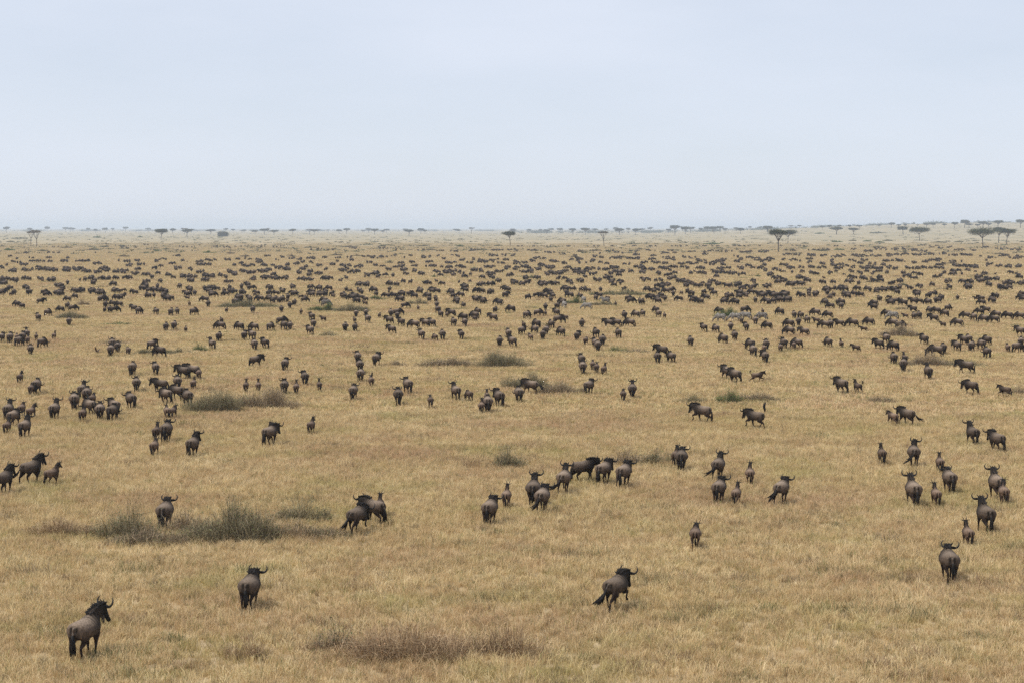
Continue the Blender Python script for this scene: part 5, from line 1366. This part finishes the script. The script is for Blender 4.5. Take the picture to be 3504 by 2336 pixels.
def pose_words(a):
    if a['gait'] == 'x': return 'lying down'
    return {'g': 'grazing', 'w': 'with lowered head', 'l': 'standing' if a['gait'] == 's' else 'walking', 'u': 'head raised'}[a['head']]
marks = MARKS + ZEBRA_MARKS + [
    (2585, 1469, 'the raised-tail adult'), (1268, 1273, 'the lone backview adult'), (874, 1258, 'the small trotting adult'),
    (180, 1440, 'the black-tailed lone adult'), (2012, 1287, 'the trotting young one'), (654, 1567, 'the upright lone adult'),
    (4, 1200, 'the left edge'), (3500, 1200, 'the right edge'),
    (334, 1218, 'the flying bird'), (2955, 1139, 'the lying calf'), (1472, 1398, 'the round-bellied calf')]
items = []
for i, a in enumerate(single):
    if not a['label']:
        items.append((i, a['sx'], a['sy'], ('young' if a['age'] == 'c' else 'adult') + ' wildebeest ' + pose_words(a) + ', ' + look_heading(a['yaw'])))
lab = autolabel(items, marks)
for i, a in enumerate(single):
    y = ground_at(a['sx'], a['sy']).y
    lod = 0 if y < 190 else 1
    parts = y < 205
    hy = a['hy'] if lod == 0 else round(a['hy'] / 20) * 20
    gait, tail = a['gait'], a['tail']
    key = (a['age'], a['head'], hy, gait, tail, lod)
    s = rw.uniform(.95, 1.07)
    if a['sx'] == 278: s = 1.10
    put_animal('wildebeest', key, a['sx'], a['sy'], a['yaw'] + (0 if a['near'] else rw.uniform(-4, 4)), s, a['label'] or lab[i], 'wildebeest', 'wildebeest spread over the plain', parts)
print('poses', len(POSES), 'singles', len(single))

# ------------------------------------------------------------------ the rest of the herd, as far as it can be seen
far_keys = [('a', 'g', 0, 's', 'h', 2), ('a', 'g', 0, 'w', 'h', 2), ('a', 'g', 20, 'v', 'h', 2), ('a', 'l', 0, 's', 'h', 2), ('a', 'l', 20, 'w', 'h', 2), ('a', 'w', 0, 'v', 'h', 2), ('c', 'l', 0, 's', 'h', 2), ('c', 'g', 0, 'w', 'h', 2)]
far_src = []
for k in far_keys:
    me = joined(k)
    me.calc_loop_triangles()
    co = np.empty(len(me.vertices) * 3, dtype=np.float32); me.vertices.foreach_get('co', co)
    cc = np.empty(len(me.vertices) * 4, dtype=np.float32); me.color_attributes['tone'].data.foreach_get('color', cc)
    tr = np.empty(len(me.loop_triangles) * 3, dtype=np.int32); me.loop_triangles.foreach_get('vertices', tr)
    far_src.append((co.reshape(-1, 3), cc.reshape(-1, 4)[:, :3], tr.reshape(-1, 3)))
rh = random.Random(5)
places = [(a['sx'], a['sy'], a['yaw'], 6 if a['age'] == 'c' else rh.choice([0, 1, 2, 3])) for a in rest_herd]
for row in HERD.strip().splitlines():
    x0, rest = row.split(':')
    for t in rest.split('|'):
        zx, zy, hw, hh, n = map(float, t.split())
        if float(x0) == 1750 and zx < 75 or float(x0) == 2604 and zx < 110:
            continue
        n = int(n)
        if n > 4: n = max(3, int(n * (.95 if zy < 345 else .85)))
        main = rh.choice([50, 40, 60, 30, 15, 5, -40, 65, 0])
        for i in range(n):
            a, r = rh.uniform(0, 6.283), math.sqrt(rh.uniform(0, 1))
            cx = float(x0) + (zx + math.cos(a) * r * hw * .85) / 2.6133
            cy = 740 + (zy + math.sin(a) * r * hh * .55) / 2.6133
            sy = HORIZON + (cy - HORIZON) / .95 + .8
            yaw = main + rh.gauss(0, 25) if rh.random() < .8 else rh.uniform(-90, 90)
            places.append((cx, sy, yaw, rh.choice([0, 0, 1, 1, 2, 0, 1, 3, 4, 5, 6, 7])))
V, C, T, n = [], [], [], 0
for sx, sy, yaw, q in places:
    p = ground_at(sx, sy)
    co, cc, tr = far_src[q]
    a = R(yaw)
    s = rh.uniform(.92, 1.08)
    ca, sa = math.cos(a) * s, math.sin(a) * s
    V.append(np.stack([ca * co[:, 0] - sa * co[:, 1] + p.x, sa * co[:, 0] + ca * co[:, 1] + p.y, co[:, 2] * s + p.z], 1))
    C.append(cc * rh.uniform(.75, 1.25))
    T.append(tr + n)
    n += len(co)
me = mesh_from('wildebeest_herd', np.vstack(V), np.vstack(T), MAT_COAT, np.vstack(C))
tag(new_obj('wildebeest_herd', me), 'dark mass of grazing wildebeest dotting the plain up to the distant trees', 'herd', kind='stuff')
print('herd', len(places), len(me.vertices))

# ------------------------------------------------------------------ a bird low over the grass
p = ground_at(334, 1222)
g = Geo()
v, f = loft([(-.02, -.24, 0), (0, -.14, .01), (0, 0, .02), (0, .13, .03), (0, .2, .05), (0, .25, .04)], [.01, .045, .07, .055, .035, .008], [.008, .04, .06, .05, .033, .008], (0, 0, 1), 8)
g.add(v, f, (.10, .06, .04))
v, f = loft([(0, -.2, .01), (0, -.32, .02), (0, -.42, .02)], [.03, .06, .075], [.012, .01, .006], (0, 0, 1), 6)
g.add(v, f, (.07, .045, .03))
bird = new_obj('bird', g.mesh('body', MAT_HAIR), None, (p.x, p.y, .55))
bird.rotation_euler = (0, R(12), R(70))
for s in (-1, 1):
    g = Geo()
    v, f = loft([(s * .03, .05, .03), (s * .22, .08, .2), (s * .42, .02, .36), (s * .66, -.12, .46)], [.09, .11, .085, .01], [.015, .012, .009, .004], (0, 0, 1), 6)
    g.add(v, f, (.085, .055, .04))
    new_obj('wing', g.mesh('wing', MAT_HAIR), bird)
tag(bird, 'brown bird flying low over the grass with raised wings', 'bird')

# ------------------------------------------------------------------ haze over the whole plain
m_haze = bpy.data.materials.new('haze')
m_haze.use_nodes = True
nt = m_haze.node_tree
nt.nodes.clear()
out = nt.nodes.new('ShaderNodeOutputMaterial')
pv = nt.nodes.new('ShaderNodeVolumePrincipled')
pv.inputs['Color'].default_value = HAZE_COL
pv.inputs['Density'].default_value = HAZE_DENS
pv.inputs['Anisotropy'].default_value = 0.2
nt.links.new(pv.outputs['Volume'], out.inputs['Volume'])
x, y0, y1, z0, z1 = 41000, -3100, 61000, -1.0, 47.0
V = [(-x, y0, z0), (x, y0, z0), (x, y1, z0), (-x, y1, z0), (-x, y0, z1), (x, y0, z1), (x, y1, z1), (-x, y1, z1)]
Fc = [(3, 2, 1, 0), (4, 5, 6, 7), (0, 1, 5, 4), (1, 2, 6, 5), (2, 3, 7, 6), (3, 0, 4, 7)]
tag(new_obj('haze', mesh_from('haze', V, Fc, m_haze, None, False)), 'thin blue grey haze over the far plain', 'haze', kind='stuff')
